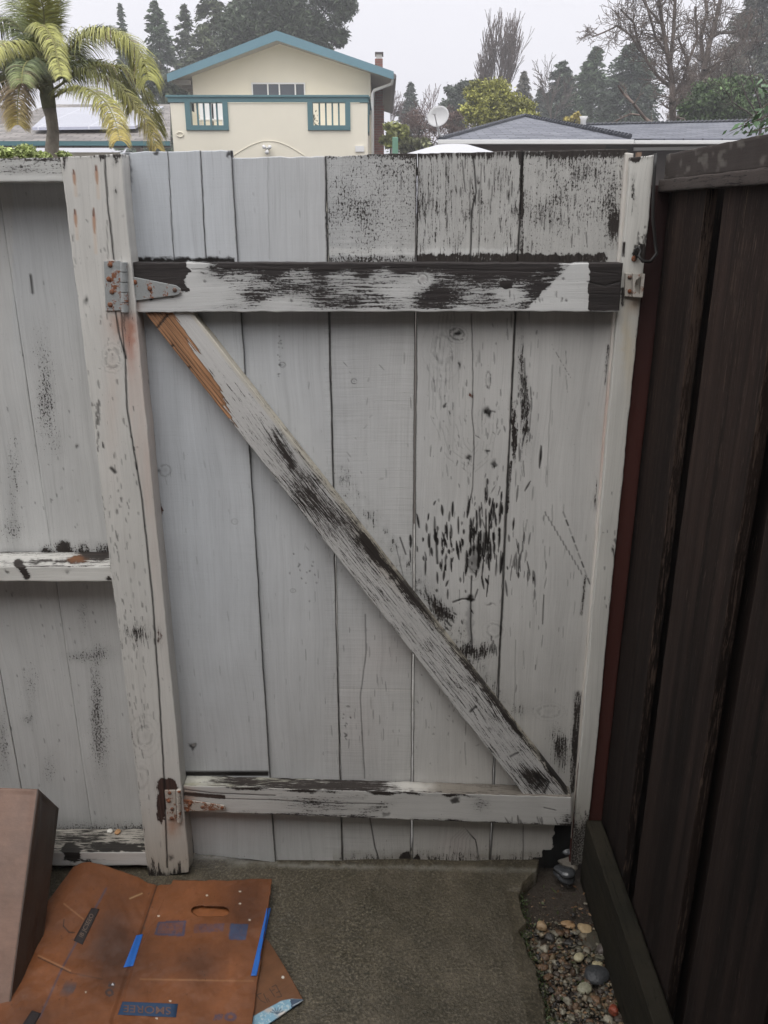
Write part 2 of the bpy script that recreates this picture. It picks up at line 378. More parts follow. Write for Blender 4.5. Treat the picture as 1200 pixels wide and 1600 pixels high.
def sheet(name, x0, x1, y0, y1, z, res, fz=None, edge=None, mat=None, th=.055, misc=None):
    nx = int((x1-x0)/res)+1; ny = int((y1-y0)/res)+1
    yy, xx = np.meshgrid(np.linspace(y0, y1, ny), np.linspace(x0, x1, nx), indexing='ij'); xx = xx.ravel(); yy = yy.ravel()
    if edge: xx = edge(xx, yy, (xx-x0)/(x1-x0))
    zz = np.full_like(xx, z)
    if fz: zz = zz+fz(xx, yy)
    co = np.stack([xx, yy, zz], 1); idx = np.arange(nx*ny).reshape(ny, nx)
    q = np.stack([idx[:-1, :-1], idx[:-1, 1:], idx[1:, 1:], idx[1:, :-1]], -1).reshape(-1, 4)
    ring = np.concatenate([idx[0, :-1], idx[:-1, -1], idx[-1, :0:-1], idx[:0:-1, 0]]); b = co[ring].copy(); b[:, 2] -= th
    n0 = len(co); cur = np.arange(n0, n0+len(ring)); co = np.concatenate([co, b])
    q = np.concatenate([q, np.stack([ring, cur, np.roll(cur, -1), np.roll(ring, -1)], -1)])
    me = npmesh(name, co, q, True); px, py = proj(co)
    setcol(me, 'misc', misc(co, px, py) if misc else np.zeros((len(co), 3)))
    o = link(name, me, None, mat or SLAB); return tag(o, kind='structure')
# the front slab: right edge broken and wandering
SE = [(-1.75, .345), (-.62, .350), (-.40, .356), (-.33, .352), (-.27, .338), (-.235, .330), (-.20, .352), (-.15, .347), (-.11, .352), (-.08, .366), (-.04, .40), (.03, .44)]
def slab_edge(xx, yy, u):
    e = np.interp(yy, [a for a, b in SE], [b for a, b in SE]) + (fbm(yy*30, yy*0, 5)-.5)*.014
    x0 = -.95; return x0+(e-x0)*u
def slab_misc(co, px, py):
    nn = fbm(px/10, py/10, 3)
    line = np.interp(px, [290, 370, 430, 435, 640, 860, 900], [1335, 1342, 1347, 1352, 1355, 1360, 1352])
    r = np.clip(1.1-np.abs(py+nn*7-3-line-1)/5, 0, 1)*(px > 296)*.95*np.clip(nn*2.4-.2, 0, 1)
    r = np.maximum(r, np.clip(1-np.abs(py+nn*10-1350)/12, 0, 1)*(px > 355)*(px < 433)*.8)
    for cx in (643, 767):  # reflections of the bright board gaps, painted pale into the slab colour
        r = np.maximum(r, np.clip(1-np.abs(px-cx)/2.6, 0, 1)*np.clip((1452-py)/95, 0, 1)*(py > 1350)*np.clip(nn*2-.4, 0, 1)*.45)
    rg = np.random.RandomState(4)
    for i in range(20):
        x, y = rg.uniform(425, 452), rg.uniform(1382, 1470)
        if i > 18: x, y = rg.uniform(380, 500), rg.uniform(1365, 1385)
        r = np.maximum(r, 1.0*np.clip(1-np.hypot(px-x, py-y)/rg.uniform(1.0, 2.4), 0, 1))
    g = np.clip((px-np.interp(py, [1350, 1480, 1600], [835, 838, 862]))/22, 0, 1)*.8*(co[:, 1] < .01)
    b = np.clip((co[:, 1]-.05)/.04, 0, 1)
    return np.stack([r, g, b], 1)
sheet('concrete_slab', -.95, .40, -1.75, .035, 0, .0035, lambda x, y: (fbm(x*9, y*9, 2)-.5)*.006+(fbm(x*60, y*60, 9)-.5)*.0015-np.clip((x-.31)/.05, 0, 1)*.012*(y < -.1), slab_edge, misc=slab_misc)
sheet('path', -1.6, 1.6, .05, 2.6, -.004, .05, misc=lambda co, px, py: np.tile([0, 0, 1.0], (len(co), 1)))
# =============== the gate ===============
def base_tone(c):
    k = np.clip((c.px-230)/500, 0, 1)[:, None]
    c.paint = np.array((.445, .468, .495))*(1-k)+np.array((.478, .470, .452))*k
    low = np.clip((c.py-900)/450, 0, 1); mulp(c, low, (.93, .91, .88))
def gate_board(c):
    base_tone(c); x, y = c.px, c.py; top = y < 412
    # worn speckle on the top ends of the three right boards
    b3, b4, b5 = (x > 508) & (x < 653), (x >= 650) & (x < 818), (x >= 812)
    c.wear += np.where(top & b3, .40, 0)+np.where(top & b4, .42, 0)+np.where(top & b5, .46-.12*np.clip((x-900)/80, 0, 1), 0)
    fade = np.clip(.55+.9*fbm(x/34, y/30, c.seed+40), .5, 1.25)*np.clip(1.12-np.clip((y-330)/70, 0, 1)*.35, 0, 1.1); c.wear = np.where(top, c.wear*fade, c.wear)
    c.iso = np.where(top & b3, .8, np.where(top & b5, .6, np.where(top & b4, .35, .4)))
    c.wear += np.where(~top & b3, .06, 0)+np.where(~top & b4, .12, 0)+np.where(~top & b5, .08, 0)
    c.saw += np.where(b3, .9, .12)+np.where(x < 420, .18, 0)
    mulp(c, np.where(top & (b3 | b4 | b5), .5, 0), (.88, .88, .86))
    c.wear += .5*np.clip((250-y)/10, 0, 1)*(x > 505)*(y < 262)
    # brushed dark band above the top rail
    c.wear += .35*BX(c, 512, 400, 655, 412, 5)+.62*BX(c, 652, 397, 815, 413, 5)+1.0*BX(c, 812, 397, 946, 413, 4)
    tint(c, .8*BX(c, 512, 388, 810, 398, 5), (.56, .56, .54))
    c.wear += .7*G(c, 960, 355, 9, 24, 0, 2)+.15*G(c, 955, 300, 10, 40)
    c.wear += .2*G(c, 700, 310, 5, 60)+.12*G(c, 720, 330, 10, 70)
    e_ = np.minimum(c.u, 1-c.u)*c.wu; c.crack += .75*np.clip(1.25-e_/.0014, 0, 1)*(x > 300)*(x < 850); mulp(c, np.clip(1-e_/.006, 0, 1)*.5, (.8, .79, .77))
    # narrow grooves of the patched left board and the splits
    for l, w, a in (([(262, 236), (272, 405)], 1.0, .9), ([(313, 236), (322, 405)], 1.2, 1), ([(418, 246), (421, 405)], .9, .25),
                    ([(740, 246), (744, 300), (737, 330), (735, 410)], 1.4, 1), ([(722, 250), (727, 300)], 1.0, .8), ([(753, 255), (750, 300), (748, 400)], .9, .6),
                    ([(737, 490), (739, 590), (738, 640), (741, 700), (739, 760), (731, 800)], 1.0, .75), ([(737, 900), (735, 940), (737, 1010)], 1.3, .9),
                    ([(571, 960), (572, 1020), (563, 1090), (566, 1150), (570, 1216)], 1.1, .6), ([(578, 1278), (585, 1320), (592, 1345)], 1.3, .8),
                    ([(864, 570), (858, 680), (855, 760)], .8, .35), ([(820, 560), (822, 640)], 1.4, .6), ([(818, 1290), (817, 1345)], 1, .6),
                    ([(806, 1000), (804, 1100), (806, 1180)], .8, .4), ([(727, 1160), (728, 1195)], .8, .4)):
        c.crack += a*LN(c, l, w, .8)
    c.crack += 1.0*BX(c, 214, 403, 366, 411, 3)
    c.crack += .6*BX(c, 196, 235, 204, 400, 3)
    baretint(c, BX(c, 190, 400, 368, 412, 3), (.06, .03, .025))
    # chips along the top edge
    c.crack += .9*G(c, 245, 239, 5, 4, 0, 4)+.9*G(c, 357, 243, 4, 6, 0, 4)
    # knots and holes
    knot(c, 714, 522, 11, 9, .9, 2, 20); c.crack += .9*G(c, 716, 521, 7, 3.5, -15, 4)
    knot(c, 692, 545, 14, 22, .35, 3)
    knot(c, 763, 594, 4, 12, .7, 1); c.crack += 1.0*G(c, 762, 645, 5.5, 9, -10, 4)+.6*LN(c, [(766, 642), (774, 644)], 1.2)
    c.wear += 1.0*G(c, 735, 618, 4, 5, 0, 2); baretint(c, G(c, 735, 618, 9, 9, 0, 4), (.12, .045, .03))
    for a in ((731, 714, 3.6, 3.6), (772, 724, 3, 6), (762, 705, 4, 2), (694, 634, 2, 3), (703, 645, 2, 3), (720, 570, 2, 5)): c.crack += .9*G(c, a[0], a[1], a[2], a[3], 0, 3)
    knot(c, 741, 874, 9, 20, .8, 2); mulp(c, G(c, 741, 874, 9, 21, 0, 4), (.45, .45, .45))
    c.crack += 1.0*G(c, 735, 935, 4.5, 5, 0, 4)+.9*LN(c, [(735, 936), (722, 936), (708, 941)], 1.5)+.7*G(c, 766, 944, 6, 1.6)
    mulp(c, G(c, 734, 975, 6, 40, 0, 4), (.62, .62, .63))
    for k in range(7):   # cathedral grain in the fourth board
        a = 12+k*11; c.crack += .20*LN(c, [(737-a*.9, 560), (737-a*.85, 640), (737-a*.5, 690+k*4), (737, 700+k*7), (737+a*.4, 690+k*4), (737+a*.55, 640)], .8, 1.5)*(fbm(x/8, y/14, k) > .45)
    for k in range(6):
        c.crack += .22*LN(c, [(712-k*6, 490), (704-k*6.5, 560), (700-k*6, 640)], .8, 1.4)*(fbm(x/6, y/20, k+9) > .42)
    # dense open peeling of the fourth and fifth boards
    dashes(c, 70, 762, 832, 16, 34, 8, 38, 91, 1.6, 1.3, 3, 4)
    dashes(c, 40, 690, 838, 24, 24, 6, 32, 86, 1.5, 1.3, 4, 4)
    dashes(c, 50, 722, 868, 34, 26, 5, 22, 92, 1.4, 1.2, 5, 8)
    dashes(c, 22, 812, 880, 14, 22, 8, 28, 92, 1.4, .9, 6, 6)
    dashes(c, 26, 760, 780, 22, 50, 5, 16, 95, 1.0, .7, 61, 14)
    dashes(c, 30, 740, 700, 40, 70, 3, 10, 90, 1.0, .6, 62, 20)
    for k in range(13): c.crack += .6*LN(c, [(852+k*4.6, 800+k*7.6), (853.5+k*4.6, 806+k*7.6)], 1.2)
    for k in range(9): c.crack += [.5,.9,.3,.8,.6][k%5]*LN(c, [(880+k*4.8, 800+k*13), (883+k*4.8, 808+k*13)], 1.4)
    c.crack += LN(c, [(846, 696), (843, 732)], 2, 0, True)+.9*LN(c, [(829, 752), (820, 768)], 1.4, 0, True)+.8*LN(c, [(850, 930), (848, 975)], 1)
    c.crack += .9*LN(c, [(680, 828), (684, 880)], 2.0, 1)+.8*LN(c, [(625, 840), (634, 866)], 1.4)+.5*LN(c, [(618, 850), (630, 900)], 1.0)
    c.crack += .55*LN(c, [(862, 538), (892, 590)], .8, 1)*(fbm(x/3, y/3, 8) > .5)
    dashes(c, 30, 822, 650, 12, 60, 6, 30, 92, 1.1, .8, 7, 5); dashes(c, 14, 830, 840, 18, 80, 6, 26, 92, 1.0, .6, 8, 6)
    c.wear += .9*G(c, 803, 680, 4.5, 44, 0, 3)*(x > 790)+.7*LN(c, [(798, 722), (792, 800)], 3)
    c.wear += .7*G(c, 822, 655, 7, 50)+.4*G(c, 815, 580, 8, 60)
    dashes(c, 60, 735, 600, 50, 90, 4, 22, 90, .8, .55, 201, 3); dashes(c, 60, 860, 760, 45, 200, 6, 30, 92, .7, .45, 202, 3); dashes(c, 40, 730, 1060, 40, 60, 4, 22, 90, .8, .5, 203, 4); dashes(c, 50, 440, 900, 60, 250, 4, 18, 88, .6, .3, 204, 3); dashes(c, 40, 300, 900, 40, 250, 4, 16, 84, .6, .3, 205, 3); dashes(c, 60, 580, 1100, 40, 90, 4, 20, 88, .7, .45, 206, 3)
    dashes(c, 40, 735, 320, 50, 50, 8, 34, 90, 1.0, .8, 207, 3); dashes(c, 60, 890, 320, 50, 50, 6, 26, 91, .9, .7, 208, 3)
    # edges near the latch post
    c.wear += .75*G(c, 930, 785, 3, 14)+.4*G(c, 932, 760, 2, 20)+.8*LN(c, [(903, 1085), (896, 1235)], 7)+.55*G(c, 878, 1180, 14, 34)+.3*G(c, 870, 1150, 18, 40)
    c.wear += .6*LN(c, [(915, 900), (908, 960)], 3)+.5*LN(c, [(950, 540), (946, 600)], 3)
    # grime where water runs off the brace
    c.wear += .42*LN(c, [(530, 740), (600, 835), (650, 905), (720, 1000), (780, 1085)], 20)*(fbm(x/9, y/9, 14))*1.3
    c.wear += .5*G(c, 697, 958, 15, 14, 50, 2)+.5*G(c, 678, 945, 14, 8, 50, 2)+.35*G(c, 762, 1015, 12, 14)+.35*G(c, 728, 1018, 40, 14)
    dashes(c, 14, 772, 1012, 6, 6, 6, 14, 90, 1.4, .8, 9, 8); dashes(c, 26, 690, 960, 18, 18, 4, 12, 60, 1.5, .9, 10, 20)
    c.wear += .35*G(c, 815, 1110, 22, 12)+.25*G(c, 850, 1090, 14, 10)
    # left boards: small marks
    knot(c, 258, 735, 9, 9, .5, 0); c.crack += .7*G(c, 244, 734, 5, 2.5); c.wear += 1.1*G(c, 251, 796, 4, 9, 0, 4)
    baretint(c, G(c, 251, 796, 12, 14), (.09, .04, .03))
    knot(c, 367, 815, 5, 4, .5, 0); knot(c, 441, 570, 5, 4, .8, 0); knot(c, 553, 596, 4, 4, .9, 0); knot(c, 458, 923, 4, 3, .6, 0)
    c.crack += .9*G(c, 302, 1166, 6.5, 5.5, 20, 5); tint(c, G(c, 303, 1164, 3, 2, 30, 4), (.4, .38, .36)); c.crack -= .5*G(c, 303, 1164, 3, 2, 30, 4)
    dashes(c, 16, 436, 545, 1.5, 26, 1.5, 3, 90, 1.1, .8, 11); dashes(c, 16, 470, 890, 12, 25, 2, 5, 90, 1.1, .7, 12, 30)
    dashes(c, 10, 541, 1130, 4, 16, 2, 6, 30, 1.2, .8, 13, 50); dashes(c, 24, 700, 1130, 40, 40, 2, 7, 90, .9, .5, 131, 40)
    dashes(c, 40, 560, 740, 50, 120, 3, 12, 80, .8, .45, 132, 30)
    knot(c, 858, 1112, 16, 9, .35, 2); knot(c, 772, 985, 12, 10, .4, 2)
    mulp(c, .5*G(c, 505, 800, 30, 200), (.93, .93, .94))
    tint(c, .35*G(c, 600, 1020, 50, 40)+.3*G(c, 560, 1130, 40, 70), (.46, .42, .40))
    c.crack += .15*LN(c, [(530, 1075), (645, 1077)], .9); tint(c, .45*LN(c, [(530, 1077), (645, 1079)], 1), (.55, .53, .5))
    c.crack += 1.0*BX(c, 289, 1205, 420, 1213, 3, False)
    # foot of the boards
    foot = np.clip((y-1318)/26, 0, 1)*(x > 530)
    c.wear += .55*foot*fbm(x/9, y/9, 2)+.25*np.clip((y-1290)/50, 0, 1)*fbm(x/5, y/5, 21)
    tint(c, .6*np.clip((y-1325)/14, 0, 1)*fbm(x/16, y/9, 4)*(x > 520), (.15, .13, .09))
    c.wear += 1.5*G(c, 634, 1340, 8, 10, 0, 4)+1.2*G(c, 652, 1345, 5, 10, 0, 4)
    c.wear += 1.7*np.clip((c.wx-(860+np.clip((1330-y), -30, 60)*.15-12*(y > 1328)-14*(y > 1340)))/6, 0, 1)*np.clip((y-1283)/4, 0, 1)
    tint(c, .35*G(c, 715, 1320, 30, 20), (.40, .34, .33))
    for k in range(6): c.crack += .22*LN(c, [(700+k*6, 1348), (706+k*6, 1310), (726+k*2, 1292+k*3), (744, 1312), (746+k, 1348)], .8, 1.5)
    baretint(c, np.clip((x-830)/20, 0, 1)*(y > 1280), (.008, .008, .008))
def top_rail_f(c):
    x, y = c.px, c.py; c.paint[:] = (.50, .50, .49); c.iso[:] = .18
    h = np.clip((y-412)/75, 0, 1)
    c.wear += np.clip((c.wx-300)/60, 0, 1)*(.58+.16*(fbm(x/30,y/14,8)-.5)); c.iso[:] = .35
    c.wear += 1.0*np.clip(1-(y+(fbm(x/30, y/30, 4)-.5)*26-412)/22, 0, 1)*np.clip((x-300)/60, 0, 1)*np.clip((880-x)/20, 0, 1)
    for g in ((395, 465, 26, 12, .6), (330, 428, 30, 8, .35), (470, 450, 70, 14, .38), (520, 470, 40, 12, .38), (600, 455, 50, 16, .22), (690, 462, 34, 15, .55), (740, 440, 60, 12, .35),
              (665, 470, 20, 14, .4), (800, 430, 50, 10, .45), (840, 460, 26, 14, .5), (860, 445, 24, 12, .45), (760, 470, 40, 12, .25), (500, 440, 12, 30, .3), (560, 470, 16, 14, .3)):
        c.wear += .75*g[4]*G(c, g[0], g[1], g[2], g[3], 0, 2)
    c.wear -= .5*G(c, 440, 475, 40, 12)+.45*G(c, 625, 455, 34, 14)+.4*G(c, 800, 462, 30, 12, 0, 3)+.35*G(c, 350, 460, 50, 18, 0, 3)
    # clean triangle before the bare end
    clean = np.clip((c.wx-(862+np.clip(440-y, -60, 40)*1.0))/8, 0, 1)*np.clip((922-x)/4, 0, 1); c.wear = c.wear*(1-clean)
    c.wear += 1.8*np.clip((x+(fbm(y/8, y*0, 4)-.5)*8-920)/3, 0, 1)
    # square bare patch behind the hinge strap
    patch = np.clip((299-c.wx-8*np.abs(np.sin(y/9)))/5, 0, 1)*np.clip((452+np.clip((x-250)*.15, 0, 8)-c.wy)/5, 0, 1); c.wear += 1.8*patch
    
    c.wear += .9*G(c, 235, 468, 8, 3)+.9*G(c, 268, 463, 5, 3)
    rust = G(c, 206, 472, 14, 12); tint(c, rust*.8, (.30, .13, .08)); c.wear = c.wear*(1-rust*.5)
    c.wear *= np.clip((486.5-y)/4, .15, 1)*(c.d < .001)+(c.d >= .001)
    for a_ in ((320, 440), (452, 432), (455, 470), (585, 436), (588, 470), (720, 436), (880, 436), (885, 470)): c.crack += .7*G(c, a_[0], a_[1], 2.2, 2.2, 0, 4, False)
    knot(c, 660, 436, 8, 8, 1, 1); tint(c, G(c, 660, 436, 5, 5, 0, 4), (.42, .41, .4)); c.wear -= .6*G(c, 660, 436, 13, 11, 0, 4)
    c.wear += 1.2*G(c, 790, 446, 8, 6, 0, 5); c.wear += 1.2*G(c, 762, 416, 20, 5)
    c.crack += .8*LN(c, [(918, 440), (945, 447), (968, 440)], 1.6, 1)+.5*LN(c, [(930, 425), (966, 428)], 1.2, 1)
    c.crack += .4*LN(c, [(300, 420), (500, 424), (640, 418), (860, 426)], 1.2, 2)
    tint(c, G(c, 945, 465, 14, 8)*.7, (.40, .30, .24)); c.wear -= .9*G(c, 952, 466, 9, 8, 0, 2)*(fbm(x/3, y/3, 7) > .52)
    dashes(c, 10, 835, 465, 30, 8, 4, 12, 90, 1, .7, 33)
    c.bare[:] = (.028, .023, .022); up = (c.d > .002); c.wear += np.where(up & (c.v < .01), .55, 0)
def bottom_rail_f(c):
    x, y = c.px, c.py; c.paint[:] = (.44, .43, .41); c.iso[:] = .45; c.wear += .12
    topf = (c.v < .01) & (c.d > .0005); lt = np.interp(x, [288, 893], [1229, 1246]); h = (y-lt)
    c.wear += np.where(topf, .55, 0); c.iso = np.where(topf, .1, c.iso)
    # top surface
    tint(c, np.where(topf, 1, 0)*np.clip((560-x)/90, 0, 1)*fbm(x/20, y/5, 3), (.30, .29, .20))
    tint(c, np.where(topf, 1, 0)*np.clip((x-600)/90, 0, 1)*.95, (.17, .15, .125))
    c.wear -= np.where(topf, 1, 0)*(.65*G(c, 300, 1220, 24, 8)+.6*G(c, 650, 1227, 60, 10, 0, 3)+.25*(x > 690))
    tint(c, np.where(topf, 1, 0)*G(c, 640, 1229, 34, 8, 0, 3)*.6, (.50, .48, .44)); tint(c, np.where(topf, 1, 0)*G(c, 320, 1217, 60, 5, 0, 3)*.7, (.58, .57, .50))
    c.wear += np.where(topf, 1, 0)*.6*G(c, 530, 1228, 90, 10, 0, 3)+np.where(topf, 1, 0)*.5*G(c, 375, 1220, 30, 6)
    # front face
    f = ~topf; edge = np.clip(1-np.abs(h+(fbm(x/18, y*0, 7)-.5)*8)/5, 0, 1)
    c.wear += f*1.1*edge*np.clip((x-330)/30, 0, 1)*np.clip((765-x)/40, 0, 1)*np.clip(fbm(x/40, y*0, 8)*2.2-.5,0,1)
    c.wear += f*(.5*G(c, 590, 1262, 30, 8, -20)+.45*G(c, 510, 1262, 60, 10)+.5*G(c, 752, 1255, 14, 14)+.35*G(c, 480, 1250, 70, 8)+.4*G(c, 560, 1245, 18, 4))
    hb = np.interp(x, [288, 893], [1267, 1290])-y; c.wear += f*.95*np.clip(1-np.abs(hb)/6, 0, 1)*fbm(x/22, y*0, 11)*np.clip((x-330)/30, 0, 1)
    c.crack += f*(.8*LN(c, [(287, 1233), (330, 1239), (378, 1241), (430, 1243)], 1, .6)+.7*LN(c, [(352, 1248), (430, 1250), (480, 1254), (600, 1256)], .9, .6))
    c.crack += f*.9*G(c, 710, 1250, 7, 5.5, 0, 5); c.crack += f*.6*G(c, 603, 1274, 6, 4, 0, 4)
    c.wear += f*1.8*np.clip(1-np.abs(y-(1240.5+(x-290)*.085))/4.5, 0, 1)*(x < 352)*np.clip((x-286)/3, 0, 1)  # shadow of the hinge, painted in as a dark brown bare strip
    baretint(c, G(c, 300, 1245, 60, 16), (.05, .032, .026))
    tint(c, f*G(c, 292, 1250, 14, 22)*.7, (.33, .18, .12))
    dashes(c, 12, 830, 1284, 30, 3, 8, 16, 70, 1.2, .8, 41, 14); c.wear += f*.6*G(c, 885, 1280, 10, 10); c.crack += f*.7*LN(c, [(850, 1262), (868, 1266)], 1)
def brace_f(c):
    x, y = c.px, c.py; c.paint[:] = (.50, .49, .475); c.iso[:] = .28
    s = c.v; c.wear += .40+.12*G(c, 470, 770, 40, 60)+.10*np.clip(s*1.5, 0, .5)
    side = (c.d > .0005) & (c.u > .99); lowside = (c.d > .0005) & (c.u < .01)
    # clean upper end of the face
    c.wear -= .30*np.clip(1-s*4.2, 0, 1)
    # long open grain splits
    for k in range(9):
        uu = .13+.085*k; a0 = .26+.07*((k*37) % 7)/7; a1 = .9-.15*((k*53) % 5)/5
        c.crack += .65*np.clip(1.2-np.abs(c.u-uu+(fbm(s*9, s*0+k, k+3)-.5)*.05)*c.wu/.0011, 0, 1)*(s > a0)*(s < a1)*(fbm(s*26, s*0, k+7) > .42)
    c.wear += .5*G(c, 440, 702, 9, 30, -38, 2)+.4*G(c, 452, 722, 5, 16, -20, 2)+.15*G(c, 500, 790, 14, 60, -38)+.12*G(c, 500, 810, 60, 40)
    c.wear += .8*G(c, 640, 926, 8, 60, -38, 2)+.6*G(c, 590, 870, 5, 40, -38)+.5*G(c, 575, 855, 40, 14, 50)+.5*G(c, 740, 1050, 6, 60, -38)+.6*G(c, 800, 1130, 5, 40, -38)
    c.wear += 1.2*G(c, 868, 1208, 5, 40, -36, 3)+.55*G(c, 835, 1215, 22, 14, 30)
    c.crack += .95*LN(c, [(838, 1212), (845, 1222), (838, 1232)], 3, 1)+.95*LN(c, [(846, 1215), (858, 1222), (850, 1238)], 2, 1)+.9*LN(c, [(858, 1200), (876, 1222), (884, 1240)], 3.2, 1)+.9*LN(c, [(735, 1112), (744, 1104)], 2)+.8*LN(c, [(798, 1182), (810, 1176)], 1.6)
    c.crack += .6*G(c, 766, 1140, 3, 3)
    # fresh orange split at the top left
    w0 = np.clip(1-(y-487)/168, 0, 1); lim = .60*w0**.62+.07*np.clip((fbm(c.u*26, s*0, 3)-.4)*4, -1, 1)
    tipo = 487+150*np.clip(1.12-c.u*1.6, 0, 1)+22*(fbm(c.u*30, s*0, 9)-.5)*2
    fresh = np.clip((lim-c.u)/.02, 0, 1)*(y < 668)*(s < .26); fresh = np.maximum(fresh, lowside*(s < .23))
    c.wear = c.wear*(1-fresh)+1.6*fresh; baretint(c, fresh, (.36, .185, .095))
    for k in range(5):
        uu = .06+.09*k; c.crack += .8*fresh*np.clip(1.2-np.abs(c.u-uu+(fbm(s*14, s*0+k, k+3)-.5)*.03)*c.wu/.0012, 0, 1)
    for (a, b) in (((246, 512), (262, 492)), ((262, 545), (270, 540)), ((290, 582), (296, 574))): c.crack += fresh*LN(c, [a, b], 2)
    # creamy upper arris and side
    tint(c, np.clip((c.u-.90)/.05, 0, 1)*.6+side*.8, (.50, .46, .38)); c.wear -= .2*side
    c.wear += side*.35*fbm(x/8, y/8, 5); mulp(c, lowside*1.0, (.9, .9, .9))
    tint(c, G(c, 590, 870, 10, 60, -38)*.5, (.42, .33, .22))
gate = empty('gate', P(590, 1350, 0), 'wide weathered pale grey board gate with a diagonal brace and peeling paint', 'gate')
GB = [((189, 238), (361, 236), (430, 1347), (303, 1333)), ((359, 247), (507.5, 245), (534.5, 1351), (430.5, 1347)),
      ((509.5, 245), (651.0, 240), (640.9, 1353), (536.5, 1351)), ((653.6, 240), (816.1, 237), (763.6, 1357), (645.0, 1354)), ((817.8, 236), (980, 234), (888, 1355), (767, 1357))]
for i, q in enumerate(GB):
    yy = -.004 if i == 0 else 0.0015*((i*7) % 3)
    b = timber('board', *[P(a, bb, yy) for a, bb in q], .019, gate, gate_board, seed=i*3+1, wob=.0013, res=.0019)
tag(bpy.data.objects['board'], 'bluish patched board with three narrow grooved strips at its top')
YR = -.045
timber('top_rail', P(197, 411, YR), P(973, 412, YR), P(967, 486, YR), P(206, 487, YR), .042, gate, top_rail_f, seed=21, grain='h', wob=.0009)
timber('bottom_rail', P(287, 1228, YR), P(893, 1246, YR), P(891, 1290, YR), P(290, 1267, YR), .042, gate, bottom_rail_f, seed=22, grain='h', wob=.0014)
timber('brace', P(227, 488, -.037), P(299, 488, -.037), P(893, 1247, -.037), P(820, 1243, -.037), .035, gate, brace_f, seed=23, wob=.0012)
# hinges
GALV = mat_metal('galvanised_rusty', (.46, .48, .48), .28, .45); PRUST = mat_metal('painted_rusty_metal', (.46, .42, .37), .36, 0); RUSTY = mat_metal('rusted_screw', (.16, .11, .09), .55, .4)
def screw(parent, x, y, Y, r=.0045, m=None):
    p = P(x, y, Y); b = MB(); n = 14
    def ring(rr, dy): return [b.bm.verts.new((p.x+rr*math.cos(2*math.pi*k/n), p.y+dy, p.z+rr*math.sin(2*math.pi*k/n))) for k in range(n)]
    rs = [ring(r, 0), ring(r*.95, -.0012), ring(r*.6, -.0022), ring(r*.2, -.0025)]
    for a, c in zip(rs[:-1], rs[1:]):
        for k in range(n): b.bm.faces.new([a[k], a[(k+1) % n], c[(k+1) % n], c[k]])
    b.bm.faces.new(rs[-1])
    o = b.build('screw', m or RUSTY, parent, True)
    return o
def plate(parent, name, pts, Y, th, m, bev=.0008):
    b = MB(); b.prism([P(x, y, Y) for x, y in pts], (0, th, 0)); return b.build(name, m, parent, bev=bev)
YP = -.055
def hinge(label, pl, kn, st, scp, scs, m, yk):
    h = empty('hinge', P(pl[0][0], pl[0][1], YP)); h.parent = gate; h.matrix_parent_inverse = gate.matrix_basis.inverted(); h['label'] = label
    plate(h, 'post_plate', pl, YP-.0035, .003, m); plate(h, 'strap', st, YR-.0055, .003, m)
    (kx, k0, k1, kr) = kn; n = 5
    for i in range(n):
        ya, yb = k0+(k1-k0)*i/n+.6, k0+(k1-k0)*(i+1)/n-.6; b = MB()
        b.tube([P(kx+(ya-k0)*.03, ya, yk), P(kx+(yb-k0)*.03, yb, yk)], kr, 22); b.build('knuckle', m, h)
    for x, y in scp: screw(h, x, y, YP-.0036, .0052)
    for x, y in scs: screw(h, x, y, YR-.0056, .0048)
hinge('grey galvanised upper strap hinge', [(162, 408), (187, 407), (190, 485), (165, 486)], (193, 409, 488, .0075), [(195, 430), (275, 446), (282, 451), (283, 457), (277, 461), (196, 472)],
      [(172, 414), (170, 436), (175, 456), (172, 476)], [(211, 441), (234, 451), (273, 453), (203, 461)], GALV, -.060)
hinge('cream painted lower strap hinge with rust', [(257, 1235), (274, 1235), (276, 1281), (262, 1281)], (279, 1234, 1284, .0058), [(284, 1249), (351, 1259), (353, 1263), (351, 1266), (285, 1268)],
      [(265, 1239), (264, 1252), (269, 1264), (268, 1278)], [(297, 1256), (316, 1261), (347, 1262), (293, 1266)], PRUST, -.060)

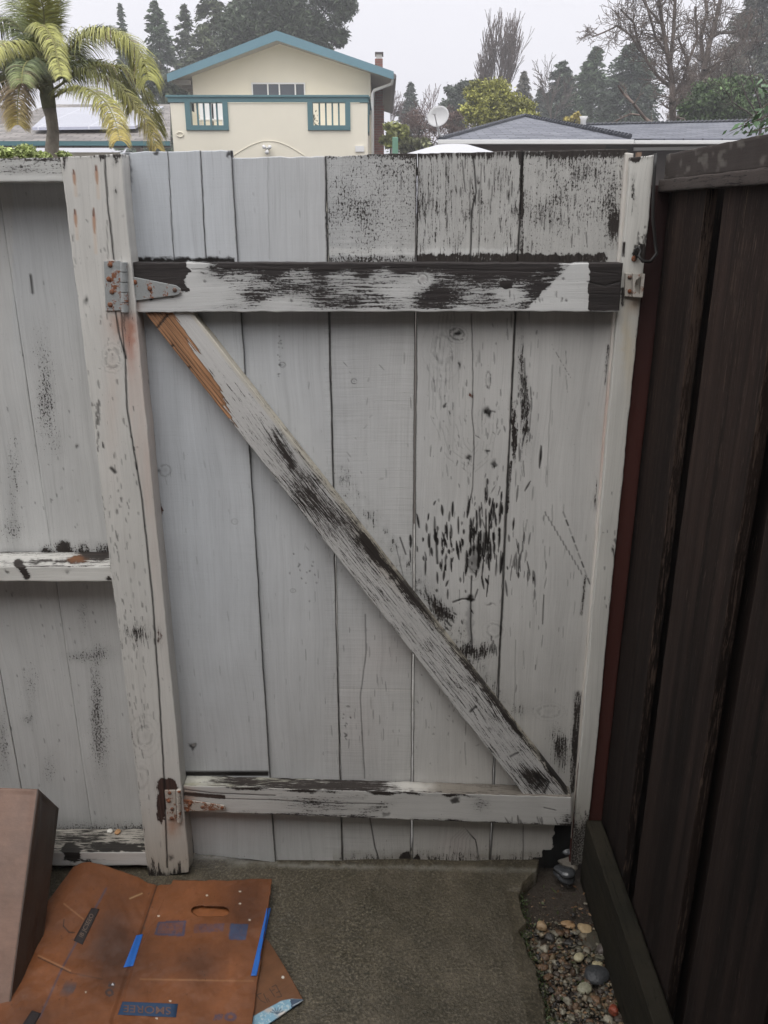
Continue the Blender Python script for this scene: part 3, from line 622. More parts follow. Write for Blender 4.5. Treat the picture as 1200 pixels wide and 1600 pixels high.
# =============== hinge post ===============
def post_f(c):
    x, y = c.px, c.py; c.paint[:] = (.50, .488, .46); c.iso[:] = .25; c.wear += .10
    L1 = [(163, 243), (170, 330), (178, 405)]; c.crack += LN(c, L1, 1.6, 1)+.5*LN(c, [(167, 345), (169, 405)], 1)
    L2 = [(181, 488), (186, 520), (196, 560), (199, 640), (212, 720), (222, 780), (236, 910), (246, 1040), (256, 1200), (262, 1355)]
    c.crack += LN(c, L2, 1.5, .8)+.9*LN(c, [(190, 488), (193, 535), (197, 560)], 1.2, .6)
    cx = np.interp(y, [p[1] for p in L2], [p[0] for p in L2])
    pk = np.clip((x-cx)/4, 0, 1)*np.clip((y-488)/20, 0, 1)*np.clip((1100-y)/400, 0, 1)
    tint(c, pk*(.15+.5*fbm(x/10, y/60, 3)), (.48, .37, .32)); tint(c, pk*G(c, 203, 520, 9, 50)*.9, (.38, .18, .13))
    tint(c, .75*G(c, 190, 505, 20, 22), (.36, .19, .13)); tint(c, .4*G(c, 175, 620, 12, 110), (.48, .40, .35))
    c.wear += .3*G(c, 195, 515, 14, 34)
    for (a, b, l) in ((115, 275, 14), (150, 270, 18), (117, 338, 16), (146, 342, 24)):
        tint(c, .9*LN(c, [(a, b-l*.7), (a+2, b+l)], 2.4, 0, True), (.26, .10, .05)); tint(c, .35*LN(c, [(a+1, b), (a+4, b+l*2.2)], 3), (.50, .36, .24)); c.crack += .6*LN(c, [(a, b-l*.6), (a, b-l*.2)], 1.3)
    knot(c, 176, 560, 11, 15, .55, 2); knot(c, 226, 1150, 11, 15, .4, 3); knot(c, 222, 1215, 9, 16, .25, 3)
    dashes(c, 60, 135, 480, 22, 150, 3, 12, 88, .9, .55, 51, 6); dashes(c, 90, 190, 820, 22, 150, 4, 14, 84, .9, .6, 52, 5); dashes(c, 90, 215, 1100, 20, 140, 4, 14, 82, .9, .5, 53, 5)
    dashes(c, 20, 153, 665, 3, 30, 4, 16, 84, 1.4, .8, 54, 5); c.crack += .9*LN(c, [(174, 732), (180, 738)], 3)+.9*G(c, 134, 470, 3, 6)
    c.wear += .55*G(c, 215, 990, 24, 18)+.6*G(c, 249, 995, 5, 16); baretint(c, G(c, 249, 992, 9, 20), (.09, .045, .035))
    # chips on the top end
    c.wear += .7*G(c, 100, 250, 3, 20, 0, 2)+.7*G(c, 158, 246, 4, 7, 0, 2)+.6*G(c, 180, 252, 4, 9, 0, 2)+.5*np.clip((250-y)/6, 0, 1)+.6*G(c, 181, 300, 3, 10)
    # brown scar round the lower hinge
    c.wear += 1.6*G(c, 262, 1228, 17, 12, 20, 5)+1.5*G(c, 252, 1258, 8, 26, 0, 5); baretint(c, G(c, 260, 1245, 26, 50, 0, 4), (.055, .030, .024))
    tint(c, .7*G(c, 270, 1290, 12, 18), (.36, .18, .10))
    # rotted foot
    c.wear += 1.0*np.clip((y+(fbm(x/4, y/20, 6)-.5)*60-1350)/26, 0, 1); c.crack += .8*np.clip((y-1362)/7, 0, 1)*fbm(x/5, y/5, 3)
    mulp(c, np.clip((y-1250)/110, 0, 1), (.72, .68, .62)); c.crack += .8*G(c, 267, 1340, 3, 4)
    c.wear += .5*LN(c, [(134, 600), (175, 910), (232, 1365)], 4)*fbm(x/5, y/12, 4)
hp = empty('gate_post', P(260, 1370, YP), 'split pale timber post with rust runs carrying the two gate hinges', 'post')
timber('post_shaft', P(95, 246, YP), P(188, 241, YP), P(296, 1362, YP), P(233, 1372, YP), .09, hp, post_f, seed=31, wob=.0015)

# =============== latch post ===============
def lpost_f(c):
    x, y = c.px, c.py; c.paint[:] = (.52, .51, .475); c.wear += .06
    c.wear += 1.1*G(c, 992, 250, 9, 5)+.8*G(c, 990, 300, 3, 30)+1.0*G(c, 995, 395, 7, 12, 0, 3)+1.0*G(c, 1005, 392, 5, 16, 0, 3)
    dashes(c, 22, 1004, 380, 5, 12, 3, 10, 90, 1.6, 1, 61); c.wear += .8*LN(c, [(975, 380), (974, 400)], 3)+.9*LN(c, [(972, 452), (973, 476)], 4)
    tint(c, .5*G(c, 985, 560, 10, 60)+.5*G(c, 978, 520, 6, 50), (.50, .44, .33)); tint(c, .6*G(c, 992, 475, 12, 12), (.42, .30, .20))
    right = np.interp(y, [243, 1260], [1022, 922]); c.wear += .8*np.clip(1-(right-x)/5, 0, 1)*fbm(y/24, y*0, 5)*.7*(y > 360)
    dashes(c, 14, 952, 880, 8, 80, 3, 9, 90, 1.0, .7, 62); c.crack += .8*LN(c, [(958, 858), (962, 880)], 1.6)
    c.wear += 1.0*np.clip((y+(fbm(x/5, y/10, 4)-.5)*50-1262)/30, 0, 1)*.75; c.iso = np.where(y > 1240, .8, .3)
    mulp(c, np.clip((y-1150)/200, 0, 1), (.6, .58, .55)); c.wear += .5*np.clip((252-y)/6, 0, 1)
def stop_f(c):
    x, y = c.px, c.py; c.paint[:] = (.58, .56, .52); tint(c, .4*fbm(x/5, y/60, 4), (.45, .38, .33))
    c.wear += .75*LN(c, [(968, 560), (962, 620)], 4)+.5*fbm(y/20, y*0, 9)*.2
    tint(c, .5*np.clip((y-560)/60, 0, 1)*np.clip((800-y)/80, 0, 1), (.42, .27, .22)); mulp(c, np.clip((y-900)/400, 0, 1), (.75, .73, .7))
lp = empty('latch_post', P(910, 1350, -.02), 'slim pale painted post on the latch side against the dark fence', 'post')
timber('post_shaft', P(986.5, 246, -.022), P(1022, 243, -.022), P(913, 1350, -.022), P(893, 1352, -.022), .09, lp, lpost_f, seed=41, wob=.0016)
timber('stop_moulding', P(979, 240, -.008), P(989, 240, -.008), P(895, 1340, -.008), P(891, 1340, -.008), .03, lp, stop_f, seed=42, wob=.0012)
CRUST = mat_metal('painted_strike_metal', (.50, .47, .42), .25, 0)
st = MB(); st.prism([P(x, y, -.030) for x, y in ((977, 427), (990, 427), (990, 464), (976, 463))], (0, .006, 0))
stp = st.build('strike_plate', CRUST, lp, bev=.0008)
st = MB(); st.prism([P(x, y, -.042) for x, y in ((989, 427), (1001, 429), (1001, 432), (993, 438), (991, 447), (994, 456), (1000, 461), (1004, 465), (989, 464))], (0, .012, 0))
st.prism([P(x, y, -.040) for x, y in ((1003, 427), (1008, 428), (1004, 465), (1000, 465))], (0, .012, 0)); st.prism([P(x, y, -.027) for x, y in ((989, 428), (1006, 428), (1004, 464), (989, 464))], (0, .003, 0))
st.build('catch', CRUST, stp, bev=.0006)
screw(lp, 984, 433, -.0305, .0046); screw(lp, 984, 455, -.0305, .0046); screw(lp, 991, 404, -.024, .006)
cb = MB(); BLK = mat_plain('black_rubber', (.022, .021, .020), .5, .2, 30)
pts = [P(*q) for q in ((1024, 240, -.03), (1023, 262, -.035), (1021, 300, -.035), (1020, 340, -.035), (1024, 380, -.03), (1026, 396, -.03), (1016, 409, -.04), (1004, 408, -.045), (998, 400, -.04), (1001, 392, -.035), (997, 386, -.034), (992, 390, -.03), (996, 402, -.03))]
cb.tube(pts, .0033, 8); tag(cb.build('cord', BLK, None, True), 'thin black cord hanging down the latch post and looped at a screw', 'cord')

# =============== painted side fence on the left ===============
def lf_board(c):
    x, y = c.px, c.py; c.paint[:] = (.455, .455, .445); c.wear += .07; c.iso[:] = .55
    tint(c, .5*np.clip((600-y)/200, 0, 1)*(x > 20), (.42, .44, .46))
    for g in ((75, 620, 14, 60, .62), (62, 540, 16, 40, .35), (90, 690, 14, 30, .45), (22, 750, 12, 90, .5), (15, 830, 22, 20, .5), (60, 640, 20, 90, .2),
              (150, 1090, 11, 80, .62), (125, 1026, 22, 10, .7), (165, 1020, 22, 16, .45), (160, 1170, 16, 60, .45), (50, 1070, 14, 50, .42), (45, 1125, 9, 9, .7), (78, 1200, 12, 30, .45), (5, 1160, 10, 60, .6), (130, 960, 8, 40, .5), (30, 920, 14, 20, .3)):
        c.wear += .72*g[4]*G(c, *g[:4], 0, 2)
    c.iso[:] = .75; c.wear += .9*np.clip((y-840)/22, 0, 1)*(y < 872)*fbm(x/12, y/12, 4)*1.3*(x > 60)+1.0*G(c, 100, 853, 10, 10, 0, 4)
    c.crack += .9*LN(c, [(48, 430), (51, 458)], 2.2, 1)+.8*G(c, 120, 696, 2.5, 2.5); c.wear += .6*np.clip((y-1275)/20, 0, 1)
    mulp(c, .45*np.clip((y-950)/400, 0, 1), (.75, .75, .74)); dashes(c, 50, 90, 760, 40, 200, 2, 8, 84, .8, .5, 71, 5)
    dashes(c, 50, 90, 1100, 50, 100, 2, 8, 82, .9, .6, 72, 8)
def lf_cap(c):
    x, y = c.px, c.py; c.paint[:] = (.50, .50, .48); c.wear += .42; c.iso[:] = .6; c.wear += .5*np.clip((254-y)/8, 0, 1)+.3*G(c, 30, 265, 40, 8); c.wear -= .5*np.clip((y-272)/5, 0, 1)
def lf_mid(c):
    x, y = c.px, c.py; c.paint[:] = (.52, .51, .48); topf = (c.v < .02) & (c.d > .0005)
    c.wear += np.where(topf, .35, .10); c.wear += topf*(.9*G(c, 150, 866, 24, 9, 0, 3)+.7*np.clip((866-y)/6, 0, 1)+.6*G(c, 60, 878, 60, 3))
    baretint(c, topf*G(c, 118, 874, 16, 6, 0, 4), (.16, .07, .03)); c.wear += topf*.7*G(c, 118, 874, 15, 5, 0, 4)
    c.wear += .8*np.clip(1-np.abs(y-885)/3, 0, 1)*fbm(x/16, y*0, 4); c.wear += 1.4*LN(c, [(28, 880), (42, 900)], 6)+1.0*G(c, 171, 904, 5, 5, 0, 4)
    c.crack += .8*G(c, 11, 895, 3.2, 3, 0, 4)+.6*G(c, 105, 893, 3, 2)
def lf_bot(c):
    x, y = c.px, c.py; c.paint[:] = (.50, .49, .47); topf = (c.v < .02) & (c.d > .0005)
    tint(c, topf*.7, (.28, .25, .20)); c.wear += topf*(.4+.8*G(c, 180, 1325, 50, 7, 0, 3)+.5*G(c, 120, 1310, 40, 8)); c.iso[:] = .15
    c.wear += 1.6*G(c, 112, 1333, 13, 14, 0, 5)+.8*G(c, 135, 1345, 18, 3); c.wear += .12; c.bare[:] = (.02, .017, .014)
def lf_kick(c): c.paint[:] = (.06, .052, .042); c.wear += .5; c.iso[:] = .3; c.bare[:] = (.025, .02, .016)
lf = empty('wooden_fence', (-1.1, .05, 0), 'pale grey board fence with stained boards left of the gate', 'fence')
xs = [-.622-.175*k for k in range(10)]
for i in range(9):
    xr, xl = xs[i]-.0015, xs[i+1]+.0015; yb = .045+.0015*(i % 2)
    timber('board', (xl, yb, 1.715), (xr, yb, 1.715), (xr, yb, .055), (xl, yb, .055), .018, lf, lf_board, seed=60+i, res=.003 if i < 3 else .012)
timber('top_rail', (-2.2, -.045, P(40, 248, -.045).z), (P(94, 250, -.045).x, -.045, P(40, 248, -.045).z), (P(101, 280, -.045).x, -.045, P(40, 283, -.045).z), (-2.2, -.045, P(40, 283, -.045).z), .088, lf, lf_cap, seed=81, grain='h', res=.003)
timber('middle_rail', (-2.2, -.045, P(90, 884, -.045).z), (P(173, 884, -.045).x, -.045, P(90, 886, -.045).z), (P(176, 906, -.045).x, -.045, P(90, 908, -.045).z), (-2.2, -.045, P(90, 907, -.045).z), .088, lf, lf_mid, seed=82, grain='h', res=.003)
timber('bottom_rail', (-2.2, -.045, P(90, 1331, -.045).z), (P(229, 1331, -.045).x, -.045, P(90, 1332, -.045).z), (P(231, 1352, -.045).x, -.045, P(90, 1352, -.045).z), (-2.2, -.045, P(90, 1352, -.045).z), .088, lf, lf_bot, seed=83, grain='h', res=.003)
timber('kickboard', (-2.2, -.02, .035), (P(233, 1354, -.02).x, -.02, .035), (P(238, 1400, -.02).x, -.02, -.04), (-2.2, -.02, -.04), .03, lf, lf_kick, seed=84, grain='h', res=.006)

# =============== dark unpainted fence on the right ===============
XF = .575
def rf_board(c):
    n = fbm(c.co[:, 1]*9, c.co[:, 2]*1.2, c.seed)[:, None]
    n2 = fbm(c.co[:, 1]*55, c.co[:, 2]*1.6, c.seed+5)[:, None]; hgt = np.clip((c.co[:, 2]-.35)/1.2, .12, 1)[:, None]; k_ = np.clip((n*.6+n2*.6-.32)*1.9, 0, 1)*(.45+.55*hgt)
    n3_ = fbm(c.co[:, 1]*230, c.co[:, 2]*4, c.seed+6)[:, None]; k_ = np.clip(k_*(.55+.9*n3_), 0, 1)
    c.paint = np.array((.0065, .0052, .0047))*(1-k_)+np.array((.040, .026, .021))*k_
    e_ = np.clip(1-np.minimum(c.u, 1-c.u)*c.wu/.004, 0, 1)*fbm(c.co[:, 1]*0, c.co[:, 2]*7, c.seed+8); c.wear += e_*.5; c.iso[:] = .05
    c.wear += .12+.55*fbm(c.co[:, 1]*26, c.co[:, 2]*1.2, c.seed+1)**1.5*np.clip((c.co[:, 2]-.5)/1.1, .05, 1); c.bare[:] = (.070, .048, .037); c.iso[:] = .0
    c.saw[:] = .2
def rf_cap(c):
    c.paint[:] = (.052, .043, .039); c.iso[:] = .1; c.wear += .25; c.bare[:] = (.035, .03, .028)
    s = c.co[:, 1]; z = c.co[:, 2]; li = np.clip((fbm(s*34, z*80, 5, 2)-.62)*9, 0, 1)*np.clip((z-1.712)/.006, 0, 1)
    tint(c, li*.35, (.20, .19, .165)); c.wear = c.wear*(1-li)
def rf_trim(c):
    c.paint[:] = (.070, .058, .052); c.iso[:] = .02; c.wear += .42; c.bare[:] = (.035, .03, .028)
def rf_kick(c):
    c.paint[:] = (.016, .015, .011); c.wear += .35; c.bare[:] = (.012, .011, .009); tint(c, 1.2*fbm(c.co[:, 1]*9, c.co[:, 2]*60, 4)-.3, (.036, .030, .021)); c.crack += .5*(fbm(c.co[:, 1]*3, c.co[:, 2]*140, 9) > .72)
def rf_red(c): c.paint[:] = (.060, .022, .018); c.bare[:] = (.02, .012, .01); c.wear += .12; mulp(c, np.clip((c.co[:, 2]-1.2)/.3, 0, 1), (.5, .7, .8))
rf = empty('wooden_fence', (XF, -.9, 0), 'dark brown unpainted board fence with lichened cap running toward the viewer at right', 'fence')
bs = [(.06, -.210), (-.296, -.543), (-.628, -.875), (-.95, -1.21), (-1.28, -1.54), (-1.61, -1.87), (-1.94, -2.2)]
for i, (a, b) in enumerate(bs):
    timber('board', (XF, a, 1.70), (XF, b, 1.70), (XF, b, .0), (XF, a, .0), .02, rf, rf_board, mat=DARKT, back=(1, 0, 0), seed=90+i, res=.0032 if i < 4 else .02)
    b2 = bs[i+1][0] if i+1 < len(bs) else b-.08
    timber('board', (XF+.040, b+.095, 1.70), (XF+.040, b2-.06, 1.70), (XF+.040, b2-.06, 0), (XF+.040, b+.095, 0), .02, rf, rf_board, mat=DARKT, back=(1, 0, 0), seed=110+i, res=.008)
timber('cap_board', (XF-.016, -.012, 1.757), (XF-.016, -2.3, 1.757), (XF-.016, -2.3, 1.7105), (XF-.016, -.012, 1.7105), .038, rf, rf_cap, mat=DARKT, back=(1, 0, 0), seed=130, grain='h', res=.004)
timber('cap_trim', (XF-.026, -.012, 1.710), (XF-.026, -2.3, 1.710), (XF-.026, -2.3, 1.690), (XF-.026, -.012, 1.690), .05, rf, rf_trim, mat=DARKT, back=(1, 0, 0), seed=131, grain='h', res=.004)
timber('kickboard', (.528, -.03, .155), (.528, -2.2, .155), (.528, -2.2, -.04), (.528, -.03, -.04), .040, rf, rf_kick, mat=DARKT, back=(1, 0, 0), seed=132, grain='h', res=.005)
timber('end_post', (P(1013, 300, -.012).x-.03, -.012, 1.700), (XF-.002, -.012, 1.700), (XF-.002, -.012, .0), (P(1013, 300, -.012).x-.03, -.012, .0), .08, rf, rf_red, mat=DARKT, seed=133, res=.006)
# =============== unseen house wall and eave, added to shade the foot of the gate ===============
STUC = mat_plain('beige_stucco', (.36, .33, .29), .8, .08, 3, bump=.003)
hb = empty('added_shade_house', (0, -3.2, 0), 'unseen beige stucco wall with a deep eave, added behind the viewer to shade the gate', 'house')
m = MB(); m.box((-6, -3.6, -.05), (5, -3.3, 2.55)); m.build('wall', STUC, hb)
m = MB(); m.box((-6, -3.9, 2.56), (5, -2.15, 2.72)); m.prism([(-6, -2.15, 2.722), (-6, -6, 4.2), (-6, -6, 2.722)], (11, 0, 0)); m.build('roof', mat_plain('brown_shingle', (.09, .08, .07), .9), hb)

# =============== far materials ===============
def mat_shingle(name, ca, cb, sc=(3.2, 6.0)):
    t = NT(name); tc = t.n('TexCoord').outputs['Object']
    br = t.n('TexBrick', {'Vector': t.scale(t.attr('gc', 'Vector'), (1, 1, 1)), 'Color1': (*ca, 1), 'Color2': (*cb, 1), 'Mortar': tuple(x*.45 for x in ca)+(1,), 'Scale': 1.0, 'Mortar Size': .012, 'Brick Width': .32, 'Row Height': .16})
    n = t.noise(tc, 1.2, 6, .7, 1.8); b = t.math('ADD', t.math('MULTIPLY', n, .35), .82)
    c = t.mix(1.0, br.outputs['Color'], t.n('CombineColor', {0: b, 1: b, 2: b}).outputs[0], 'MULTIPLY')
    return t.bsdf(col=c, rough=.55, normal=t.bump(br.outputs['Fac'], .5, .01))
FOL = mat_attr('foliage', .55, .22, 40); BARK = mat_attr('bark', .85, .3, 25); GLOSSY = mat_attr('wet_leaf', .25, .2, 200)
TEALB = mat_plain('pale_teal_barge', (.13, .245, .30), .55, .06, 2); TEAL = mat_plain('teal_trim', (.075, .17, .19), .55, .08, 2); CREAM = mat_plain('cream_stucco', (.78, .735, .61), .85, .06, .8, bump=.003)
WHITE = mat_plain('white_paint', (.72, .72, .71), .5, .04); GLASS = mat_plain('window_glass', (.05, .06, .075), .08, .1, 1, spec=.8)
def roofplane(name, pts, th, mat, parent, uax, vax):
    # planar roof slope from corner points; gc = metres along the eave and up the slope
    b = MB(); b.prism(pts, (0, 0, -th)); o = b.build(name, mat, parent)
    co = np.array([v.co for v in o.data.vertices]); u = co@np.array(uax, float); v = co@np.array(vax, float)
    setvec(o.data, 'gc', np.stack([u, v, v*0], 1)); return o
def leafmesh(name, cen, size, col, parent, mat=None, asp=.45, droop=0, seed=0, dirs=None, curl=0):
    rg = np.random.RandomState(seed+1); n = len(cen); cen = np.asarray(cen, float); size = np.broadcast_to(np.asarray(size, float), (n,))*rg.uniform(.6, 1.35, n)
    d = rg.normal(size=(n, 3)); 
    if dirs is not None: d = d*.45+np.asarray(dirs)
    d[:, 2] -= droop; d /= np.linalg.norm(d, axis=1)[:, None]
    e = np.cross(d, rg.normal(size=(n, 3))); e /= np.linalg.norm(e, axis=1)[:, None]
    s = size[:, None]; a = cen-d*s*.5; b = cen+e*s*asp*.5; c = cen+d*s*.5; f = cen-e*s*asp*.5
    co = np.stack([a, b, c, f], 1).reshape(-1, 3); q = np.arange(4*n).reshape(n, 4)
    me = npmesh(name, co, q, False); col = np.asarray(col, float)
    if col.ndim == 1: col = np.tile(col, (n, 1))
    col = col*rg.uniform(.6, 1.5, (n, 1))*1.35; setcol(me, 'col', np.repeat(col, 4, 0))
    return link(name, me, parent, mat or FOL)
def tubes(name, segs, parent, col, n=4, mat=None):
    # segs: list of (p0, p1, r0, r1), merged in one mesh
    m = len(segs); p0 = np.array([s[0] for s in segs], float); p1 = np.array([s[1] for s in segs], float); r0 = np.array([s[2] for s in segs]); r1 = np.array([s[3] for s in segs])
    d = p1-p0; d /= np.linalg.norm(d, axis=1)[:, None]+1e-9; ref = np.where(np.abs(d[:, 2:3]) > .9, np.array([[1., 0, 0]]), np.array([[0, 0, 1.]]))
    a = np.cross(d, ref); a /= np.linalg.norm(a, axis=1)[:, None]+1e-9; b = np.cross(d, a)
    k = np.arange(n)*2*math.pi/n; ring = a[:, None]*np.cos(k)[None, :, None]+b[:, None]*np.sin(k)[None, :, None]
    co = np.concatenate([p0[:, None]+ring*r0[:, None, None], p1[:, None]+ring*r1[:, None, None]], 1).reshape(-1, 3)
    base = (np.arange(m)*2*n)[:, None]; i = np.arange(n)[None]; j = (i+1) % n
    q = np.stack([base+i, base+j, base+n+j, base+n+i], -1).reshape(-1, 4)
    me = npmesh(name, co, q, True); col = np.asarray(col, float); setcol(me, 'col', np.tile(col, (len(co), 1)))
    return link(name, me, parent, mat or BARK)

# =============== conifers ===============
def conifer(px, ptop, Y, halfw, label, col, seed, cat='tree', bare_top=.0, pw=.85, n=3600, leaf=.34, round_=0, z0=0, group=None, asp=.35):
    top = P(px, ptop, Y); H = top.z-z0; k = (Y-CY)/F*.93; hv = min(.85, max(.05, (P(px, 165, Y).z-z0)/H)); W = halfw*k/max(.25, (1 if round_ else (1-hv)**pw*1.15+.03))*1.0
    root = empty('conifer_tree', (top.x, Y, z0), label, cat, group)
    rg = np.random.RandomState(seed)
    tubes('trunk', [((top.x, Y, z0-.5), (top.x, Y, z0+H*.5), W*.09, W*.055), ((top.x, Y, z0+H*.5), (top.x+.1, Y, top.z-.2), W*.055, .03)], root, (.06, .048, .04), 7)
    nb = 210; W *= 1.12; cen = []; dr = []; cols = []
    for i in range(nb):
        h = (i+rg.uniform())/nb; h = max(.2, hv-.25)+(1-max(.2, hv-.25))*h; az = rg.uniform(0, 2*math.pi)
        if round_: prof = math.sqrt(max(0, 1-max(0, (h-.45)/.55)**2))*(1-.25*(1-h))
        else: prof = (1-h)**pw*1.15+.03
        L_ = W*min(1, prof)*rg.uniform(.6, 1.12); m_ = int(n/nb*(.35+prof)*2.6)
        s = rg.uniform(.12, 1, m_)**.7; sp = (L_*.20+W*.018)*(1-.3*s)
        up = rg.uniform(-.28, .1) if not round_ else rg.uniform(0, .6)
        x = top.x+np.cos(az)*L_*s+rg.normal(size=m_)*sp*.7; y = Y+np.sin(az)*L_*s+rg.normal(size=m_)*sp*.7
        z = z0+H*h+L_*s*up+rg.normal(size=m_)*sp*.40-L_*.12*s*s
        cen.append(np.stack([x, y, z], 1)); dd = np.tile([math.cos(az), math.sin(az), -.25], (m_, 1)); dr.append(dd)
        cols.append(np.tile(np.array(col)*rg.uniform(.6, 1.5), (m_, 1)))
    leafmesh('crown', np.concatenate(cen), leaf*.8*Y/50, np.concatenate(cols), root, asp=asp, seed=seed, dirs=np.concatenate(dr))
    return root
DG = (.042, .064, .032)
conifer(187, 6, 62, 20, 'short dark conifer, leftmost, peeking out above the palm fronds', DG, 1, n=2500)
conifer(242, 2, 54, 38, 'tall pointed conifer just right of the palm', DG, 2, n=5200, pw=.7)
conifer(287, 8, 52, 36, 'narrow conifer between the pointed one and the big dark clump', (.05, .065, .035), 3, n=3500)
conifer(328, -30, 50, 56, 'broad olive conifer at left of the cream house roof', (.058, .070, .036), 4, n=7000, pw=.6)
conifer(372, -50, 51, 46, 'very tall conifer leaving the frame above the gable left slope', (.050, .065, .036), 5, n=7000, pw=.55)
conifer(880, 98, 56, 28, 'round topped dark cypress behind the grey roof', (.040, .055, .036), 6, n=5000, round_=1)
conifer(931, 74, 55, 34, 'pointed conifer directly right of the round topped cypress', DG, 7, n=5000, pw=.7)
conifer(990, 66, 50, 44, 'widest dark conifer behind the grey roof, left of the bare tree', (.035, .05, .032), 8, n=8000, pw=.45)
conifer(641, 130, 60, 14, 'small sparse conifer between the cream house and the satellite dish', (.05, .065, .05), 9, n=1500)
conifer(819, 112, 60, 15, 'thin brownish conifer right of the yellow green tree', (.075, .068, .05), 10, n=1700)
conifer(845, 138, 62, 13, 'small hazy conifer left of the round topped cypress', (.05, .06, .045), 11, n=1600)
conifer(1196, -40, 44, 60, 'huge dark conifer filling the right edge of the sky', (.045, .05, .032), 12, n=9000, pw=.5)
conifer(1148, 66, 46, 24, 'dark conifer tucked at the left foot of the huge one', (.045, .055, .034), 13, n=3500, pw=.6)
def broad(name, label, cat, ells, Y, col, n, leaf, seed, bark=(.06, .05, .04), mat=None, asp=.6, trunk=True, z0=0, droop=0, clump=.35):
    rg = np.random.RandomState(seed); k = (Y-CY)/F*.93; cx = P(ells[0][0], ells[0][1], Y)
    root = empty(name, (cx.x, Y, z0), label, cat); cen = []; cols = []; segs = []
    for (ex, ey, erx, ery) in ells:
        c = P(ex, ey, Y); rx, rz = erx*k, ery*k; nc = max(8, int(26*erx*ery/900))
        segs.append(((cx.x, Y, z0), (c.x, Y, c.z), rx*.05+.02, rx*.025+.01))
        for i in range(nc):
            u = rg.normal(size=3); u /= np.linalg.norm(u); u *= rg.uniform(.45, 1)**.5
            p = np.array([c.x+u[0]*rx, Y+u[1]*rx*.8, c.z+u[2]*rz]); cl = clump*min(rx, rz)
            m_ = int(n/len(ells)/nc); cen.append(p+rg.normal(size=(m_, 3))*cl*np.array([.6, .6, .42])); cols.append(np.tile(np.array(col)*rg.uniform(.55, 1.45), (m_, 1)))
            if i % 2 == 0: segs.append(((c.x, Y, c.z-rz*.5), tuple(p), rx*.02+.006, .006))
    if trunk: tubes('trunk', segs, root, bark, 5)
    leafmesh('crown', np.concatenate(cen), leaf, np.concatenate(cols), root, mat, asp, seed=seed, droop=droop)
    return root
# big pine behind the cream house
broad('pine_tree', 'massive spreading pine rising behind the cream house gable', 'tree', [(440, -10, 60, 45), (490, 20, 50, 34), (420, 40, 50, 40), (520, 62, 24, 14), (385, 60, 40, 40), (470, 60, 45, 22), (530, 5, 22, 22)], 44, (.040, .055, .030), 34000, .26, 21, asp=.28)
broad('shrub', 'dark round shrub beside the left roof edge of the cream house', 'shrub', [(275, 142, 36, 22), (300, 150, 26, 20)], 34, (.045, .055, .035), 3500, .28, 22)
broad('broadleaf_tree', 'bright yellow green tree in front of the tall upright bare tree', 'tree', [(768, 162, 36, 32), (797, 176, 30, 27), (748, 168, 24, 32), (822, 182, 18, 18)], 26, (.21, .21, .05), 34000, .085, 23, clump=.30)
broad('evergreen_tree', 'grey green rounded tree left of the yellow green tree', 'tree', [(715, 168, 20, 34), (705, 178, 16, 22), (735, 150, 16, 22)], 48, (.07, .085, .065), 12000, .19, 24)
broad('shrub', 'reddish brown twiggy shrub behind the satellite dish', 'shrub', [(655, 200, 28, 30), (722, 205, 26, 26), (690, 215, 30, 22)], 30, (.095, .062, .052), 6000, .16, 25, asp=.10)
broad('shrub', 'yellow green shrub beside the brick chimney foot', 'shrub', [(610, 218, 14, 22), (622, 212, 14, 14)], 24, (.16, .17, .05), 1800, .15, 26)
broad('shrub', 'low olive shrub just left of the satellite dish foot', 'shrub', [(648, 232, 18, 16), (668, 228, 16, 14)], 24, (.11, .115, .06), 1600, .13, 27)
broad('shrub', 'small pale yellow bush above the grey roof ridge', 'shrub', [(898, 187, 16, 9)], 30, (.30, .25, .07), 1000, .14, 28)
broad('broadleaf_tree', 'glossy dark green bush left of the holly twigs at far right', 'tree', [(1120, 165, 50, 32), (1160, 160, 40, 30), (1085, 182, 26, 18)], 25, (.055, .090, .032), 24000, .11, 29)
broad('shrub', 'brownish twiggy thicket under the big bare tree', 'shrub', [(1070, 165, 22, 34), (1100, 130, 34, 40), (1140, 110, 30, 40)], 34, (.085, .068, .052), 7000, .24, 30, asp=.10)
broad('shrub', 'dull brown thicket at the far left edge behind the roofs', 'shrub', [(0, 190, 26, 34), (15, 175, 14, 24)], 30, (.085, .058, .048), 3000, .18, 31, asp=.2)
broad('hedge', 'low bright green leafy hedge behind the left fence cap', 'hedge', [(10, 243, 34, 9), (50, 240, 30, 9), (100, 245, 12, 5), (-40, 240, 34, 12)], 1.6, (.23, .27, .10), 15000, .013, 32, trunk=False, clump=.7)
